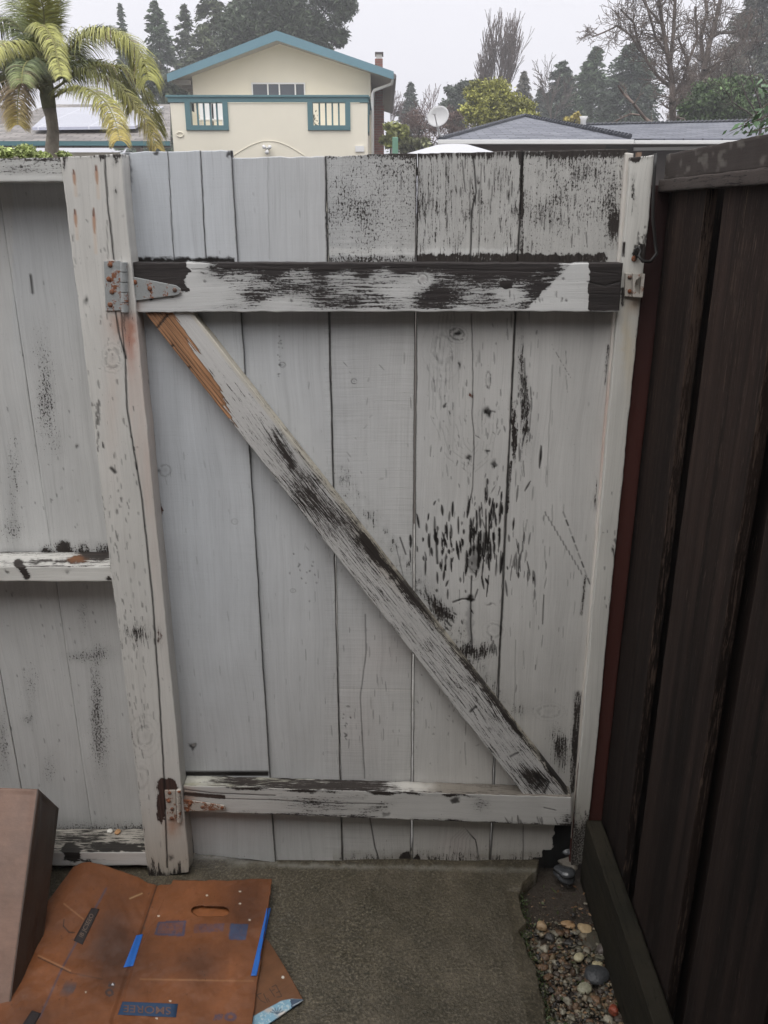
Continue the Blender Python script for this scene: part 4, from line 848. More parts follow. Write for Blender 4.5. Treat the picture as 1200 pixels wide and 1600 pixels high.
# =============== bare trees ===============
def bare(name, label, base, Y, spec, col, seed, tw=1.0, cat='tree', z0=0):
    k = (Y-CY)/F*.93; rg = random.Random(seed); root_p = P(base[0], base[1], Y)
    root = empty(name, (root_p.x, Y, z0), label, cat); segs = []; tr = [((root_p.x, Y, z0-.3), tuple(root_p), spec['r']*k*1.15, spec['r']*k)]
    mr = spec.get('mr', .30)*k
    def grow(p, d, L_, r, dep):
        nseg = 4; pts = [p]
        for i in range(nseg):
            d = (d+Vector((rg.gauss(0, spec['bend']), rg.gauss(0, spec['bend']), rg.gauss(0, spec['bend'])+spec['up']))).normalized()
            q = p+d*L_/nseg; r1 = r*(1-.16); (tr if dep == 0 else segs).append((tuple(p), tuple(q), max(r, mr), max(r1, mr))); p = q; r = r1
            if dep < spec['dep'] and (i > 0 or dep > 0):
                for _ in range(spec.get('side', 1)):
                    if rg.random() < spec.get('prob', .9):
                        an = rg.uniform(*spec['ang']); az = rg.uniform(0, 2*math.pi); s1 = d.orthogonal().normalized(); s2 = d.cross(s1)
                        nd = (d*math.cos(an)+(s1*math.cos(az)+s2*math.sin(az))*math.sin(an)).normalized()
                        grow(q, nd, L_*rg.uniform(*spec['lr']), r*rg.uniform(.42, .62), dep+1)
        if dep < spec['dep']:
            grow(p, (d+Vector((rg.gauss(0, .2), rg.gauss(0, .2), rg.gauss(0, .2)))).normalized(), L_*.62, r*.85, dep+1)
    for (dx, dz, L_, rr) in spec['stems']:
        grow(root_p, Vector((dx, rg.uniform(-.15, .15), dz)).normalized(), L_*k, rr*k, 0)
    for (pts, rr) in spec.get('paths', []):
        w = [P(x, y, Y+rg.uniform(-.3, .3)) for x, y in pts]; r = rr*k
        for i, (a, b) in enumerate(zip(w[:-1], w[1:])):
            tr.append((tuple(a), tuple(b), r, r*.86)); r *= .86
            for _ in range(spec.get('pn', 3)):
                t_ = rg.random(); p = a.lerp(b, t_); d = (b-a).normalized(); s1 = d.orthogonal().normalized(); s2 = d.cross(s1); az = rg.uniform(0, 2*math.pi); an = rg.uniform(*spec['ang'])
                grow(p, (d*math.cos(an)+(s1*math.cos(az)+s2*math.sin(az))*math.sin(an)).normalized(), (b-a).length*rg.uniform(.5, .95)*spec.get('pl', 1), r*.38, spec.get('pd', 1))
    tubes('trunk', tr, root, col, 7); tubes('branches', segs, root, tuple(c*1.1 for c in col), 4)
    return root
bare('bare_tree', 'tall upright bare tree with fine fan of twigs behind the yellow green tree', (773, 205), 50, dict(r=3.2, bend=.05, up=.10, dep=3, ang=(.14, .36), lr=(.5, .72), side=2, prob=.7, mr=.27,
     stems=[(-.34, 1, 62, 1.7), (-.17, 1, 70, 1.8), (0, 1, 74, 2), (.15, 1, 72, 1.8), (.33, 1, 62, 1.7), (-.46, 1, 46, 1.3), (.46, 1, 46, 1.3)]), (.125, .095, .085), 41)
big = [([(1052, 195), (1050, 160), (1051, 125), (1043, 85), (1035, 40), (1028, -10)], 5.5), ([(1050, 150), (1047, 100), (1052, 50), (1055, 0), (1062, -40)], 3.6),
       ([(1050, 138), (1030, 122), (1012, 98), (998, 70), (990, 35), (970, 15)], 3.0), ([(1052, 150), (1068, 125), (1076, 95), (1090, 60), (1086, 10)], 2.8),
       ([(1000, 80), (985, 55), (965, 40), (945, 50), (925, 58)], 1.8), ([(1043, 85), (1025, 60), (1015, 25), (1005, -10)], 2.2), ([(1035, 40), (1010, 10), (995, -20)], 1.8)]
bare('bare_tree', 'large spreading bare tree with forked trunk rising over the grey roof', (1052, 200), 24, dict(r=5.5, bend=.20, up=.02, dep=3, ang=(.5, 1.15), lr=(.45, .7), stems=[], paths=big, pn=7, prob=.72, pl=1.0), (.125, .098, .082), 42)
b2 = [([(1093, 195), (1097, 150), (1100, 110), (1108, 70), (1120, 25), (1130, -20)], 6), ([(1098, 130), (1125, 95), (1140, 88), (1165, 60), (1175, 20)], 3.2), ([(1100, 105), (1095, 60), (1105, 20), (1100, -20)], 3.4), ([(1095, 160), (1080, 130), (1072, 90), (1060, 60)], 2.6), ([(1110, 60), (1125, 52), (1150, 50), (1160, 45)], 2)]
bare('bare_tree', 'second large bare tree just right of the forked one', (1093, 200), 27, dict(r=6, bend=.2, up=.02, dep=3, ang=(.5, 1.15), lr=(.45, .7), stems=[], paths=b2, pn=6, prob=.7), (.12, .095, .08), 43)
bare('bare_tree', 'slim bare tree right of the yellow green tree', (862, 200), 46, dict(r=1.6, bend=.10, up=.05, dep=3, ang=(.3, .7), lr=(.45, .7), stems=[(0, 1, 46, 1.5), (-.2, 1, 36, 1.1), (.2, 1, 36, 1.1)]), (.12, .10, .09), 44)
bare('bare_tree', 'broken pale limb sticking up left of the forked bare tree', (1025, 198), 18, dict(r=2.8, bend=.15, up=.02, dep=2, ang=(.5, 1.1), lr=(.4, .6), stems=[], paths=[([(1025, 198), (1008, 185), (990, 162), (974, 146), (966, 134)], 2.8), ([(1000, 180), (985, 178), (975, 183), (960, 190)], 1.4)], pn=1, prob=.5), (.17, .13, .11), 45)
bare('bare_tree', 'low dark twiggy tree at the right edge above the holly leaves', (1190, 190), 12, dict(r=2.2, bend=.16, up=.02, dep=3, ang=(.4, 1.0), lr=(.45, .7), stems=[(-.6, 1, 60, 1.8), (-1, .6, 60, 1.6), (-.2, 1, 70, 1.8), (.3, 1, 60, 1.6)], prob=.7), (.06, .05, .045), 46)
bare('bare_tree', 'thin pinkish bare saplings behind the satellite dish', (672, 235), 32, dict(r=1.4, bend=.10, up=.06, dep=3, ang=(.2, .6), lr=(.5, .7), stems=[(-.3, 1, 34, 1.1), (0, 1, 42, 1.2), (.3, 1, 36, 1.1), (-.7, 1, 30, 1), (.7, 1, 34, 1)]), (.13, .09, .085), 47)
bare('bare_tree', 'pale bare brush between the cream house and the small conifer', (612, 215), 40, dict(r=1.2, bend=.10, up=.05, dep=3, ang=(.3, .7), lr=(.5, .7), stems=[(-.2, 1, 24, .9), (.1, 1, 30, .9), (.5, 1, 26, .9)]), (.15, .12, .12), 48)
# holly twigs leaning over the fence
rgl = np.random.RandomState(5); hp_ = empty('holly_shrub', P(1205, 215, 3.2), 'glossy wet leafy twigs hanging over the right fence end', 'shrub'); cen = []; dr = []; segs = []
for a, b in (((1215, 175), (1140, 205)), ((1215, 150), (1158, 196)), ((1215, 195), (1165, 208)), ((1215, 160), (1190, 120))):
    p, q = P(*a, 3.2), P(*b, 3.2); segs.append((tuple(p), tuple(q), .004, .002))
    for t_ in np.linspace(.05, 1, 15):
        c = p.lerp(q, t_); cen.append([c.x+rgl.normal()*.012, c.y+rgl.normal()*.03, c.z+rgl.normal()*.015-.01]); dr.append([-.5, rgl.normal()*.3, -.7])
tubes('twigs', segs, hp_, (.08, .06, .05), 5); leafmesh('leaves', cen, .052, (.055, .10, .045), hp_, GLOSSY, .42, dirs=dr, seed=3)

# =============== cream two-storey house ===============
YW, YB = 26.0, 23.0
ch = empty('house', P(432, 245, YB), 'cream two storey house with teal gable trim and a walled balcony', 'house')
wl, wr = P(302, 150, YW).x, P(579, 150, YW).x; rz = P(432, 62, YW).z; ez = P(300, 112, YW).z; er = P(579, 112, YW).z; rx = P(432, 62, YW).x
m = MB(); m.prism([(wl, YW, 0), (wr, YW, 0), (wr, YW, er+.12), (rx, YW, rz), (wl, YW, ez+.12)], (0, 8.5, 0)); m.build('wall', CREAM, ch)
A, B_, C_ = P(262, 121, YW-.7), P(432, 55, YW-.7), P(614, 117, YW-.7)
RBR = mat_plain('old_roof_felt', (.14, .12, .11), .85, .15, 4); SOF = mat_plain('soffit_grey', (.28, .27, .25), .8, .05)
m = MB(); m.prism([A+Vector((0, .05, .05)), B_+Vector((0, .05, .05)), B_+Vector((0, .05, -.10)), A+Vector((0, .05, -.06))], (0, 9.4, 0)); m.prism([B_+Vector((0, .05, .05)), C_+Vector((0, .05, .05)), C_+Vector((0, .05, -.06)), B_+Vector((0, .05, -.10))], (0, 9.4, 0)); rfp = m.build('roof', SOF, ch)
m = MB(); m.prism([A+Vector((-.02, 0, .09)), B_+Vector((0, 0, .12)), C_+Vector((.02, 0, .09)), C_+Vector((.02, 0, -.12)), B_+Vector((0, 0, -.13)), A+Vector((-.02, 0, -.12))], (0, .05, 0)); m.build('barge_board', TEALB, rfp)
m = MB()
for k in range(9): yy = YW-.3+k*.9; m = MB(); m.box((A.x+.1, yy, A.z-.13), (wl, yy+.10, A.z-.02)); m.build('rafter_end', SOF, rfp)
m = MB(); m.tube([(C_.x+.03, YW-.6, C_.z-.02), (C_.x+.03, YW+8.6, C_.z-.02)], .075, 8); gut = m.build('gutter', mat_plain('grey_gutter', (.20, .19, .19), .5), rfp)
dpx = P(582, 140, YW-.05).x
m = MB(); m.tube([(C_.x, YW-.55, C_.z-.06), P(612, 131, YW-.3), P(585, 141, YW-.1), (dpx, YW-.1, P(582, 146, YW-.1).z), (dpx, YW-.1, .1)], .045, 8); m.build('downpipe', WHITE, ch, True)
def brickmat():
    t = NT('chimney_brick'); tc = t.n('TexCoord').outputs['Object']; s = t.n('SeparateXYZ', {0: tc}); cb_ = t.n('CombineXYZ', {0: t.math('ADD', s.outputs[0], s.outputs[1]), 1: s.outputs[2], 2: 0.0})
    br = t.n('TexBrick', {'Vector': cb_.outputs[0], 'Color1': (.20, .065, .045, 1), 'Color2': (.13, .05, .038, 1), 'Mortar': (.16, .13, .115, 1), 'Scale': 1.0, 'Mortar Size': .01, 'Brick Width': .22, 'Row Height': .075})
    return t.bsdf(col=br.outputs['Color'], rough=.85)
BRK = brickmat(); c0, c1 = P(587, 200, 29).x, P(600, 200, 29).x
m = MB(); m.box((wr-.05, 28.4, 0), (c1, 29.6, P(590, 168, 29).z)); m.box((P(586, 100, 29).x, 28.7, P(590, 170, 29).z), (P(598, 100, 29).x, 29.3, P(590, 94, 29).z)); chm = m.build('chimney', BRK, ch)
zt = P(592, 94, 29).z
m = MB(); m.box((P(588, 90, 29).x, 28.8, zt), (P(597, 90, 29).x, 29.2, P(592, 86.5, 29).z)); m.build('flue', WHITE, chm)
m = MB(); m.box((P(586, 90, 29).x, 28.72, P(592, 86.5, 29).z), (P(599, 90, 29).x, 29.28, P(592, 83.5, 29).z)); m.build('flue_cap', mat_plain('cap_brown', (.05, .04, .04), .6), chm)
def win(parent, x0, y0, x1, y1, Y, splits, fw=2.0):
    m = MB(); yb = Y-.05
    a, b = P(x0, y0, yb), P(x1, y1, yb); f = fw*(Y-CY)/F*.93
    m.box((a.x, yb, a.z-f), (b.x, Y+.02, a.z)); m.box((a.x, yb, b.z), (b.x, Y+.02, b.z+f)); m.box((a.x, yb, b.z+f), (a.x+f, Y+.02, a.z-f)); m.box((b.x-f, yb, b.z+f), (b.x, Y+.02, a.z-f))
    for s in splits: xx = P(s, y0, yb).x; m.box((xx-f*.5, yb+.002, b.z+f), (xx+f*.5, Y+.02, a.z-f))
    w_ = m.build('window', WHITE, parent); m = MB(); m.box((a.x+f*.5, Y-.02, b.z+f*.5), (b.x-f*.5, Y-.012, a.z-f*.5)); m.build('pane', GLASS, w_); return w_
win(ch, 392.5, 129, 477.5, 158, YW, (418, 436, 461))
# balcony parapet with two barred openings
zt_, zc = P(300, 150, YB).z, P(300, 161, YB).z; X = lambda x: P(x, 152, YB).x; Z = lambda y: P(400, y, YB).z
m = MB()
for a, b in ((265, 288), (355, 480), (547, 574)): m.box((X(a), YB, Z(204)), (X(b), YB+.18, zc))
m.box((X(265), YB, 0), (X(574), YB+.18, Z(204)))
m.box((X(574)-.18, YB+.18, 0), (X(574), YW, zc)); m.box((X(265), YB+.18, 0), (X(265)+.18, YW, zc)); m.box((X(265)+.18, YB+.18, Z(206)-.1), (X(574)-.18, YW, Z(206)))
par = m.build('balcony_parapet', CREAM, ch)
m = MB(); m.box((X(259), YB-.06, Z(152.5)), (X(576.5), YB+.24, zt_+.02), .01); m.box((X(262), YB-.03, Z(160)), (X(574.5), YB-.004, Z(152.6))); m.box((X(574)-.24, YB+.24, Z(152.5)), (X(574)+.07, YW, zt_+.02)); m.box((X(574)+.004, YB, Z(160)), (X(574)+.03, YW, Z(152.6))); m.box((X(574)+.004, YB+.3, Z(205)), (X(574)+.03, YB+1.4, Z(160.2))); m.build('teal_rail', TEAL, par)
for (x0, x1) in ((288, 355), (480, 547)):
    m = MB(); m.box((X(x0), YB-.05, Z(203.5)), (X(x0+8), YB+.2, Z(160.2))); m.box((X(x1-8), YB-.05, Z(203.5)), (X(x1), YB+.2, Z(160.2))); m.box((X(x0+8), YB-.05, Z(203.5)), (X(x1-8), YB+.2, Z(196))); m.box((X(x0+8), YB-.02, Z(160.2)), (X(x1-8), YB+.2, Z(155)))
    for k in range(1, 5): xx = X(x0+8+(x1-x0-16)*k/5.); m.box((xx-.022, YB+.06, Z(196)), (xx+.022, YB+.10, Z(160.3)))
    m.build('opening_frame', TEAL, par)
# raised arch and ornaments on the front
m = MB(); pa = [P(362+116*t_/16., 245-25*math.sin(math.pi*t_/16.), YB-.012) for t_ in range(17)]; m.tube(pa, .009, 6); m.build('arch_moulding', CREAM, ch, True)
m = MB(); c = P(418, 233, YB-.05)
for k in range(3): a = 2.094*k+.5; m.tube([c, c+Vector((math.cos(a)*.07, -.03, math.sin(a)*.07)), c+Vector((math.cos(a)*.09, -.14, math.sin(a)*.09))], [.03, .04, .055], 8)
m.build('flood_lamp', WHITE, ch, True)
m = MB(); a, b = P(555, 228, YB-.04), P(569, 237, YB-.04); m.box((a.x, YB-.04, b.z), (b.x, YB-.002, a.z)); m.build('meter_box', WHITE, ch)
m = MB(); c = P(281, 210, YB-.02); m.tube([c+Vector((math.cos(k*.52)*.10, 0, math.sin(k*.52)*.06)) for k in range(13)], .014, 6); m.build('wall_ornament', CREAM, ch)
def chair(px, lab):
    c = P(px, 196, 24.4); c.z = Z(206); t_ = empty('patio_chair', c, lab, 'chair', 'white chairs on the balcony'); s = .20
    m = MB(); m.box((c.x-s, c.y-s, c.z+.40), (c.x+s, c.y+s, c.z+.44), .015); m.build('seat', WHITE, t_)
    m = MB(); pp = [(c.x-s+2*s*k/10., c.y+s, c.z+.86+.14*math.sin(math.pi*k/10.)) for k in range(11)]; m.prism([(c.x+s, c.y+s, c.z+.44), (c.x-s, c.y+s, c.z+.44)]+pp, (0, .04, 0)); m.build('backrest', WHITE, t_)
    for i in (-1, 1):
        for j in (-1, 1): m = MB(); m.bar((c.x+i*(s-.03), c.y+j*(s-.03), c.z), (c.x+i*(s-.03), c.y+j*(s-.03), c.z+.40), .04); m.build('leg', WHITE, t_)
chair(322, 'white round backed patio chair behind the middle of the left balcony bars'); chair(341, 'white patio chair at the right end of the left balcony bars')
pp_ = empty('potted_plant', P(487, 196, YB+.5), 'small dark potted plant behind the right balcony bars', 'plant'); c = P(489, 192, YB+.5)
m = MB(); m.tube([c+Vector((0, 0, -.38)), c+Vector((0, 0, -.1))], [.08, .11], 10); m.build('pot', RBR, pp_); leafmesh('leaves', np.array(c)+np.random.RandomState(1).normal(size=(60, 3))*np.array([.07, .07, .14]), .09, (.04, .05, .03), pp_, seed=2)

# =============== low house at left with solar panels ===============
SH1 = mat_shingle('taupe_shingle', (.13, .115, .105), (.27, .245, .225)); YE = 15.0
lh = empty('house', P(130, 245, YE), 'low taupe roofed house with teal eave half hidden by the palm', 'house')
eL, eR = P(-60, 222, YE), P(266, 222, YE); tR, tL, tLL = P(240, 165, 20), P(70, 172, 20), P(70, 172, 20)
up = (tR-eR); vax = Vector((0, up.y, up.z)).normalized()
roofplane('roof', [P(-60, 220, YE), P(266, 220, YE), P(266, 163, 20), P(75, 163, 20)], .12, SH1, lh, (1, 0, 0), vax)
m = MB(); m.box((eL.x, YE-.06, P(0, 228, YE).z), (eR.x, YE-.005, P(0, 221, YE).z)); m.build('fascia', TEAL, lh)
m = MB(); m.box((eL.x, YE+1.2, 0), (eR.x, YE+1.4, 2.55)); m.build('wall', mat_plain('shaded_brown_wall', (.10, .075, .06), .8), lh)
for i in range(4):
    xx = [-40, 60, 160, 255][i]; xx2 = xx+100; a, b = P(xx, 235, YE+.3).x, P(xx2, 235, YE+.3).x; w_ = b-a; zt2 = 2.72
    arc = [(a+w_*(.06+.88*k/10.), YE+.3, zt2-.55+.42*math.sin(math.pi*k/10.)) for k in range(11)]
    m = MB(); m.prism([(a, YE+.3, 0), (a, YE+.3, zt2), (b, YE+.3, zt2), (b, YE+.3, 0), (a+w_*.94, YE+.3, 0)]+arc[::-1]+[(a+w_*.06, YE+.3, 0)], (0, .15, 0)); m.build('arch', CREAM, lh)
def on_roof(px, py, off=.12):   # point on the roof plane through the eave and the top
    a = P(0, 220, YE); n_ = Vector((1, 0, 0)).cross(vax); o_ = Vector((0, CY, CZ)); d_ = P(px, py, 10)-o_; q0 = a+Vector((0, 0, off)); t_ = (q0-o_).dot(n_)/d_.dot(n_); return o_+d_*t_
t = NT('solar_panel'); tc = t.n('TexCoord').outputs['Object']
br = t.n('TexBrick', {'Vector': t.attr('gc', 'Vector'), 'Color1': (.55, .56, .64, 1), 'Color2': (.52, .53, .61, 1), 'Mortar': (.75, .76, .80, 1), 'Scale': 1.0, 'Mortar Size': .012, 'Brick Width': .95, 'Row Height': 1.5}); br.offset = 0
SOL = t.bsdf(col=br.outputs['Color'], rough=.12, metal=.8)
rp = [on_roof(50, 199), on_roof(212, 197), on_roof(256, 166), on_roof(85, 168)]
roofplane('solar_panel', rp, .05, SOL, lh, (1, 0, 0), vax)
m = MB(); m.box((P(205, 150, 21).x, 21, 3), (P(212, 150, 21).x, 21.3, P(208, 152, 21).z)); m.build('vent', RBR, lh)
# brown neighbour roof, far left
nh = empty('house', P(-20, 240, 19), 'brown roofed house cut by the left edge behind the palm', 'house')
m = MB(); m.prism([P(-120, 215, 19), P(0, 214, 19), P(30, 178, 24), P(-60, 150, 24)], (0, 0, -.15)); m.build('roof', RBR, nh); m = MB(); m.box((-9.4, 19.6, 0), (P(-2, 240, 19).x, 24, 2.6)); m.build('wall', STUC, nh)

# =============== grey roofed house at right ===============
SH2 = mat_shingle('slate_grey_shingle', (.075, .082, .108), (.16, .168, .20)); YG = 13.0
gh = empty('house', P(850, 240, YG), 'low house with slate grey hipped roof and white gutter behind the gate', 'house')
v1 = (P(820, 184, 17)-P(820, 218, YG)); v1 = Vector((0, v1.y, v1.z)).normalized()
e0, e1, e2, e3 = P(686, 219, YG), P(988, 218, YG), P(988, 219, YG+.6), P(1215, 216, YG+.6); pk = P(820, 182, 17.5); pr = P(1215, 189, 17.5); jl = P(900, 195.5, 17.5)
roofplane('roof', [e0, e1, pk], .08, SH2, gh, (1, 0, 0), v1)
roofplane('roof', [P(900, 217, YG+.9), e3, pr, P(905, 196, 17.5)], .08, SH2, gh, (1, 0, 0), v1)
m = MB()
def ridge(a, b, n):
    for k in range(n): p = a.lerp(b, k/n); q = a.lerp(b, (k+.86)/n); m.tube([p+Vector((0, 0, .005)), q+Vector((0, 0, .022))], [.032, .044], 6)
ridge(e0, pk, 34); m.build('ridge_tiles', SH2, gh); m = MB(); ridge(pk, P(985, 215, YG+.1), 38); m.build('ridge_tiles', SH2, gh); m = MB(); ridge(P(915, 196, 17.5), pr, 44); m.build('ridge_tiles', SH2, gh)
m = MB(); m.box((e0.x-.02, YG-.12, P(700, 226, YG).z), (e1.x, YG-.01, P(700, 219, YG).z), .01); m.build('gutter', WHITE, gh); m = MB(); m.box((e2.x+.01, YG+.48, P(1000, 226, YG+.6).z), (e3.x, YG+.58, P(1000, 220, YG+.6).z), .01); m.build('gutter', WHITE, gh)
PINK = mat_plain('pinkish_brown_siding', (.19, .145, .125), .8, .08, 2)
m = MB(); m.box((P(700, 240, YG).x, YG+.5, 0), (e1.x-.3, 17, 2.79)); m.build('wall', PINK, gh); m = MB(); m.box((e1.x-.29, YG+1.6, 0), (e3.x, 17, 2.9)); m.build('wall', mat_plain('shaded_siding', (.12, .10, .09), .8), gh)
m = MB(); m.box((P(996, 235, YG+.7).x, YG+.7, 0), (P(1003, 235, YG+.7).x, YG+.8, 2.62)); m.build('porch_post', mat_plain('raw_post', (.35, .22, .14), .8), gh)
m = MB(); m.bar(P(990, 233, YG+1), P(1120, 231, YG+1), .05); m.build('porch_beam', WHITE, gh)
m = MB(); a = P(911, 196, 17.2); m.tube([a+Vector((0, 0, -.2)), a+Vector((0, 0, .10)), a+Vector((0, 0, .17))], [.06, .06, .09], 10); m.build('vent_pipe', WHITE, gh, True)
# satellite dish
sd = empty('satellite_dish', P(690, 216, YG+.2), 'grey white satellite dish on a bent mast at the left roof corner', 'satellite dish')
DISH = mat_plain('dish_grey', (.50, .50, .50), .5, .05); c = P(686, 184, YG); nrm = Vector((-.45, -1, .35)).normalized(); s1 = nrm.cross(Vector((0, 0, 1))).normalized(); s2 = s1.cross(nrm); rr_ = 17.5*(YG-CY)/F*.93
m = MB(); rings = []
for k in range(7):
    q = k/6.; rings.append([m.bm.verts.new(c+(s1*math.cos(a)+s2*math.sin(a)*.92)*rr_*q+nrm*(.05*q*q)) for a in [2*math.pi*i/28 for i in range(28)]] if k else [m.bm.verts.new(c)])
for k in range(6):
    for i in range(28):
        j = (i+1) % 28
        m.bm.faces.new([rings[0][0], rings[1][i], rings[1][j]] if k == 0 else [rings[k][i], rings[k+1][i], rings[k+1][j], rings[k][j]])
dd = m.build('dish', DISH, sd, True); md = dd.modifiers.new('thick', 'SOLIDIFY'); md.thickness = .008
m = MB(); m.tube([c+nrm*.0, P(684, 200, YG), P(686, 208, YG), P(692, 217, YG+.1)], .018, 8); m.build('mast', DISH, sd, True)
m = MB(); tip = c+nrm*.22+s2*-.02; m.tube([c-s2*rr_*.9, tip], .010, 6); m.box((tip.x-.03, tip.y-.03, tip.z-.02), (tip.x+.03, tip.y+.03, tip.z+.03)); m.build('feed_arm', DISH, sd)
# green post and white canopy
m = MB(); a, b = P(613, 214, 8), P(622, 245, 8); m.box((a.x, 8, 0), (b.x, 8.06, a.z), .01); gp = m.build('green_post', mat_plain('pale_green_plastic', (.16, .30, .22), .5, .1), None); tag(gp, 'pale green post standing behind the gate beside the cream house', 'post')
um = empty('garden_umbrella', (P(705, 226, 3.2).x, 3.2, 0), 'white fabric garden umbrella top showing over the gate', 'umbrella')
apex = P(708, 225.5, 3.2); m = MB(); n = 8; r1, r2 = .26, .52; rings = []
for (rr, dz) in ((.02, 0), (.09, -.004), (r1, -.05), (r2, -.13)): rings.append([m.bm.verts.new(apex+Vector((math.cos(2*math.pi*i/24)*rr*(1+.03*math.cos(math.pi*i/3*2)), math.sin(2*math.pi*i/24)*rr, dz-.012*(i % 3 == 1)*(rr > .1)))) for i in range(24)])
for a, b in zip(rings[:-1], rings[1:]):
    for i in range(24): m.bm.faces.new([a[i], a[(i+1) % 24], b[(i+1) % 24], b[i]])
m.bm.faces.new(rings[0]); cn = m.build('canopy', mat_plain('white_canvas', (.50, .50, .52), .7, .03, 8), um, True); md = cn.modifiers.new('thick', 'SOLIDIFY'); md.thickness = .004
m = MB(); m.tube([(apex.x, 3.2, 0), (apex.x, 3.2, apex.z-.01)], .02, 8); m.build('pole', WHITE, um)

# =============== palm ===============
YPm = 6.5; PK = (YPm-CY)/F*.93
pm = empty('palm_tree', P(84, 245, YPm), 'palm with arching yellow green fronds and browning tips behind the left fence', 'palm tree')
tp = [P(80, 260, YPm), P(81, 235, YPm), P(83, 205, YPm), P(80, 182, YPm), P(77, 170, YPm)]; tp[0].z = 0
m = MB(); m.tube([(tp[0].x+.02, YPm, -.05), tp[1], tp[2], tp[3], tp[4]], [.085, .062, .052, .052, .060], 14); o = m.build('trunk', BARK, pm, True); 
_c = np.array([v.co for v in o.data.vertices]); setcol(o.data, 'col', np.where((np.sin(_c[:, 2:3]*60) > .6), .7, 1)*np.tile([.36, .32, .26], (len(_c), 1)))
m = MB(); m.tube([tp[4], P(74, 150, YPm), P(72, 120, YPm), P(72, 95, YPm)], [.060, .066, .052, .03], 12); o = m.build('crown_shaft', BARK, pm, True); setcol(o.data, 'col', np.tile([.20, .21, .12], (len(o.data.vertices), 1)))
G1, G2, G3, BRN, YEL = (.30, .30, .085), (.19, .215, .075), (.10, .135, .06), (.21, .15, .09), (.36, .28, .08)
fronds = [ # (pixel path, depth offset at the tip, leaflet length px, colours base/mid/tip, droop)
 ([(82, 118), (98, 92), (125, 62), (160, 49), (195, 58), (222, 88), (232, 125)], -.5, 52, (G2, G1, G1), .9),
 ([(84, 140), (110, 122), (145, 105), (185, 105), (218, 130), (235, 170), (243, 200)], .3, 52, (G2, G1, G1), .9),
 ([(84, 152), (108, 140), (138, 140), (165, 160), (180, 190), (187, 220)], -1.0, 36, (G1, G1, YEL), .8),
 ([(82, 128), (120, 112), (160, 120), (200, 150), (228, 190), (245, 232)], -.3, 44, (G2, G1, YEL), .9),
 ([(70, 150), (54, 130), (38, 122), (30, 140), (27, 170), (28, 195)], -.6, 38, (G2, BRN, YEL), .6),
 ([(66, 110), (48, 72), (28, 40), (2, 32), (-25, 48), (-45, 90)], .2, 50, (G3, G2, G1), .9),
 ([(66, 120), (40, 95), (10, 88), (-20, 100), (-42, 140)], -.3, 48, (G3, G2, G1), .9),
 ([(70, 105), (60, 60), (55, 20), (60, -20), (75, -50)], .1, 34, (G3, G2, G1), .3),
 ([(72, 100), (62, 52), (68, 40), (82, 62), (92, 100), (97, 120)], -1.2, 26, (G2, G1, G1), .8),
 ([(74, 100), (70, 50), (66, 5), (50, -35)], -.6, 30, (G2, G1, G1), .3),
 ([(68, 120), (45, 80), (20, 68), (0, 72), (-15, 90)], -.9, 40, (G2, G1, G1), .9),
 ([(80, 130), (100, 108), (132, 96), (170, 108), (196, 140), (208, 172)], .6, 46, (G3, G2, G1), .9),
 ([(82, 124), (104, 84), (136, 52), (172, 48), (205, 78), (218, 110)], .7, 44, (G3, G2, G1), .9),
 ([(66, 130), (36, 110), (8, 112), (-14, 130), (-30, 170)], .5, 46, (G3, G2, G1), .9),
 ([(74, 130), (56, 104), (44, 96), (36, 108), (34, 130)], -1.1, 34, (G3, G3, G2), .7),
 ([(72, 140), (60, 112), (60, 84), (66, 70)], .9, 34, (G3, G3, G2), .6),
 ([(76, 130), (88, 100), (100, 80), (112, 78), (118, 92)], .9, 32, (G3, G3, G2), .6),
 ([(70, 108), (50, 50), (30, 0), (5, -30)], .5, 40, (G3, G2, G1), .7),
 ([(76, 98), (84, 40), (96, -5), (120, -40)], .4, 24, (G3, G2, G1), .3)]
def spline(pts, n):
    out = []; N_ = len(pts)-1
    for i in range(n):
        t_ = i/(n-1)*N_; k = min(int(t_), N_-1); f = t_-k
        p0, p1, p2, p3 = pts[max(k-1, 0)], pts[k], pts[k+1], pts[min(k+2, N_)]
        out.append(tuple(.5*((2*b)+(-a+c_)*f+(2*a-5*b+4*c_-d_)*f*f+(-a+3*b-3*c_+d_)*f**3) for a, b, c_, d_ in zip(p0, p1, p2, p3)))
    return out
